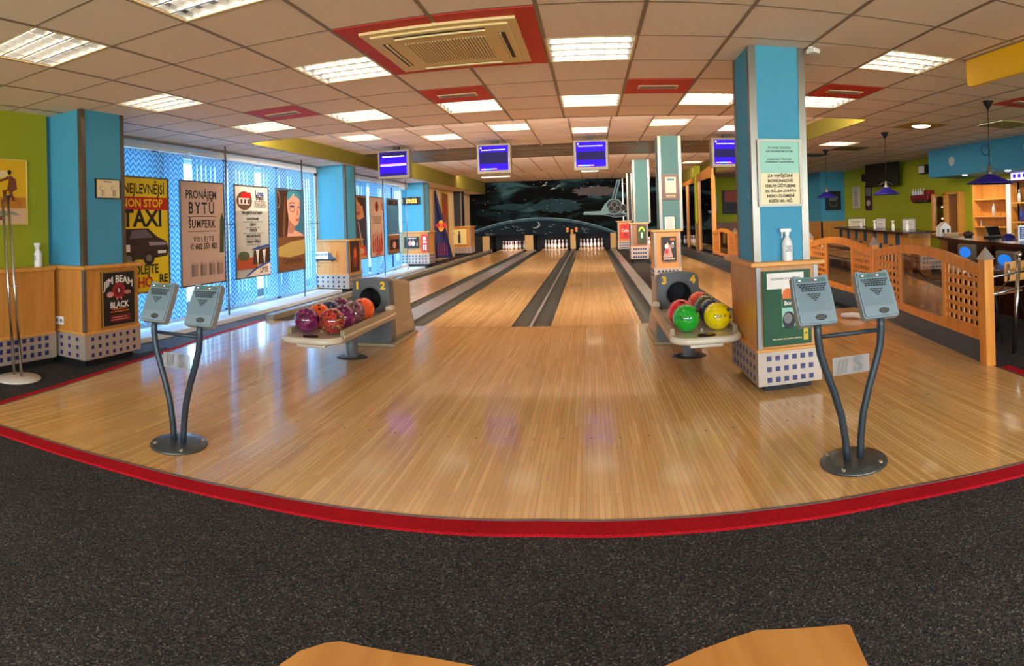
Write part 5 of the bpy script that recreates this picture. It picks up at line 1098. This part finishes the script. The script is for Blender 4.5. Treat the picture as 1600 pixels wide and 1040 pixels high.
t = thing('till_screen', 'dark tilted till screen on the bar counter', 'till', (4.85, 6.1, .84)); m = MB(); m.box((-.1, -.07, 0), (.1, .07, .03), BLACK, .006); m.build('base', t); m = MB(); m.box((-.1, -.02, .03), (.1, .0, .15), BLACKG, .004, rot=Matrix.Rotation(-.5, 3, 'X')); m.box((-.11, -.005, .03), (.11, .01, .16), MONB, .004, rot=Matrix.Rotation(-.5, 3, 'X')); m.build('screen', t)
t = thing('navy_cap', 'dark navy cap lying on the bar counter', 'cap', (4.7, 5.6, .84)); m = MB(); m.lathe([(.085, 0), (.08, .04), (.05, .07), (0, .08)], NAVYL, seg=18); m.build('crown', t); m = MB(); m.box((-.07, -.15, .0), (.07, -.06, .01), NAVYL, .004); m.build('brim', t)
t, a = wall_frame('framed_sign', 'blue card in a white frame standing on the bar counter', 'sign', (4.63, 5.35, .84), (1, -.6, 0), (-.6, -1, 0), .2, .18, .02, WHITE, back=PB); bars(a, .15, .85, 5, PW, wmin=.5, wmax=.8); a.build('print', t)
t = thing('light_switch', 'white switch plate on the lime wall left of the bar niche', 'switch', (7.35, 9.75, .82)); m = MB(); m.box((-.015, -.06, -.06), (0, .06, .06), WHITE, .004); m.build('plate', t); m = MB(); m.box((-.022, -.02, -.03), (-.015, .02, .03), PMG, .002); m.build('rocker', t)
# pendant lamps
def pendant(x, y, label, zs, rs, ring=False):
    t = thing('pendant_lamp', label, 'pendant lamp', (x, y, 2.41), 0, 'navy pendant lamps over the cafe side')
    m = MB(); m.lathe([(.06, 0), (.058, -.01), (.012, -.09), (0, -.095)], BLACK, seg=20); m.build('ceiling_rose', t)
    m = MB(); m.tube([(0, 0, -.08), (0, 0, zs+.2-2.41)], .005, BLACK, 8)
    if ring: m.tube([(-.05+.055*math.cos(2*PI*i/24), 0, 1.87-2.41+.055*math.sin(2*PI*i/24)) for i in range(24)], .004, BLACK, 6, closed=True)
    m.build('cord', t)
    m = MB(); z = zs-2.41; m.lathe([(.0, z+.22), (.018, z+.2), (.022, z+.16), (.04, z+.13), (.045, z+.1), (0, z+.1)], STEEL, seg=18); m.build('lamp_holder', t)
    m = MB(); m.lathe([(.035, z+.115), (.05, z+.105), (rs, z+.012), (rs+.004, z), (rs-.004, z), (.048, z+.1)], NAVYL, seg=32); m.build('shade', t)
    m = MB(); m.tube([(-.11, 0, z+.15), (-.06, 0, z+.18), (0, 0, z+.19), (.06, 0, z+.18), (.11, 0, z+.15)], .005, STEEL, 6); m.build('arm', t)
    m = MB(); m.sphere((0, 0, z+.05), .035, WHITE, seg=14); m.build('bulb', t)
pendant(4.1, 5.19, 'nearest navy cone pendant lamp with a looped cord', 1.5, .26, True); pendant(4.31, 7.97, 'middle navy cone pendant lamp in front of the television', 1.47, .2); pendant(4.39, 10.49, 'farthest navy cone pendant lamp, before the black script picture', 1.5, .2)

# cafe chairs and tables behind the fence, chairs at the camera
PLY = mat_grain('plywood', (214, 150, 76), (196, 130, 58), 'y', rough=.3); CHL = CHROME
def rounded(w, d, r, n=6, y0=0):
    pts = []
    for cx_, cy_, a0 in ((w-r, y0+d-r, 0), (-w+r, y0+d-r, 90), (-w+r, y0+r, 180), (w-r, y0+r, 270)):
        for i in range(n+1): q = math.radians(a0+90*i/n); pts.append((cx_+r*math.cos(q), cy_+r*math.sin(q)))
    return pts
def chair_parts(t, seat=None, back_y=-.1):
    m = MB(); m.prism(seat or rounded(.2, .4, .07), (.445, .463), PLY, m2=mat('ply_edge', (150, 96, 46), .5)); m.build('seat', t)
    m = MB(); n = 8
    for i in range(n):
        a0, a1 = -.19+.38*i/n, -.19+.38*(i+1)/n; c0, c1 = -.035*math.cos(a0/.19*PI/2), -.035*math.cos(a1/.19*PI/2)
        m.prism([(a0, back_y+c0), (a1, back_y+c1), (a1, back_y+c1-.012), (a0, back_y+c0-.012)], (.58, .755), PLY)
    bmesh.ops.remove_doubles(m.bm, verts=m.bm.verts, dist=1e-5); m.build('backrest', t)
    for s in (-1, 1):
        m = MB(); m.tube([(s*.17, .36, 0), (s*.16, .3, .435), (s*.16, .05, .435)], .011, CHL, 8); m.build('leg', t)
        m = MB(); m.tube([(s*.18, -.06, 0), (s*.16, .05, .43), (s*.16, back_y-.03, .6), (s*.16, back_y-.035, .74)], .011, CHL, 8); m.build('leg', t)
cp = None
def chair(x, y, rz, label, grp='plywood cafe chairs behind the fence'):
    global cp
    if cp is None: cp = thing('plywood_chair', label, 'chair'); chair_parts(cp); o = cp
    else: o = copy_tree(cp)
    o.location = (x, y, FZ); o.rotation_euler = (0, 0, rz); o['label'] = label; o['group'] = grp
TAB = mat_grain('table_brown', (110, 84, 66), (92, 68, 52), 'x')
def table(x, y, label):
    t = thing('cafe_table', label, 'table', (x, y, FZ)); m = MB(); m.prism(rounded(.35, .7, .05, y0=-.35), (.6, .63), TAB); m.build('tabletop', t)
    m = MB(); m.tube([(0, 0, .02), (0, 0, .6)], .03, CHROME, 12); m.build('column', t); m = MB(); m.lathe([(0, .03), (.05, .03), (.22, .01), (.22, 0)], BLACK, seg=24); m.build('foot', t)
table(3.72, 4.95, 'brown cafe table right behind the nearest fence panel'); table(3.95, 6.6, 'brown cafe table behind the second fence post'); table(4.0, 8.6, 'brown cafe table farther back behind the fence')
chair(3.55, 5.85, -1.6, 'plywood chair seen through the nearest smoked glass'); chair(3.75, 7.5, -1.5, 'plywood chair seen through the second smoked glass'); chair(3.62, 4.3, .1, 'plywood chair by the chrome rail at the right edge'); chair(3.9, 9.5, -1.4, 'plywood chair farthest back behind the fence')
for i, (x, y) in enumerate(((3.6, 4.75), (3.62, 5.1))):
    t = thing('paper_box', ['white flat box on the nearest cafe table, right one', 'white flat box on the nearest cafe table, left one'][i], 'box', (x, y, FZ+.63)); m = MB(); m.box((-.11, -.1, 0), (.11, .1, .035), WHITE, .003); m.build('carton', t)
for lab, x, mir in (('low plywood stool at the bottom edge, left one', -.385, 1), ('low plywood stool at the bottom edge, right one with the straight corner', .30, -1)):
    t = thing('plywood_stool', lab, 'stool', (x+(.025 if mir > 0 else -.03), .652 if mir > 0 else .69, FZ), 0, 'plywood stools at the camera')
    if mir > 0: pts = [(-.2, 0), (.25, 0), (.265, .37), (.2, .395), (.12, .405), (.04, .41), (-.13, .4), (-.155, .385), (-.19, .345), (-.205, .3)]
    else: pts = [(-.205, 0), (.14, 0), (.19, .355), (.182, .362), (.02, .412), (-.03, .405), (-.1, .388), (-.17, .36), (-.205, .3)]
    m = MB(); m.prism(pts, (.445, .463), PLY, m2=mat('ply_edge', (150, 96, 46), .5)); m.build('seat', t)
    for sx_ in (-1, 1):
        for yy_ in (.03, .32): m = MB(); m.tube([(sx_*.17, yy_, 0), (sx_*.14, yy_, .445)], .011, CHL, 8); m.build('leg', t)
# chrome rail at the right
t = thing('chrome_rail', 'chrome railing with ball topped post at the right edge', 'railing', (3.36, 3.9, FZ))
m = MB(); m.tube([(3.30, 3.9, FZ), (3.38, 3.9, .80)], .02, CHROME, 12); m.build('post', t, off='p'); m = MB(); m.sphere((3.382, 3.9, .83), .032, CHROME, seg=16); m.build('ball_finial', t, off='p')
for z in (.68, .54): m = MB(); m.tube([(2.95, 3.78, z), (3.36, 3.9, z), (4.1, 4.1, z)], .011, CHROME, 8); m.build('bar', t, off='p')
t = thing('white_object', 'small white curved plastic piece at the fence foot, between the right keypads', 'plastic piece', (2.95, 6.2, 0)); m = MB(); m.tube([(-.14, .16, .03), (-.06, .06, .045), (.0, -.0, .04), (.04, -.05, .02)], .03, WHITE, 10); m.build('shell', t)
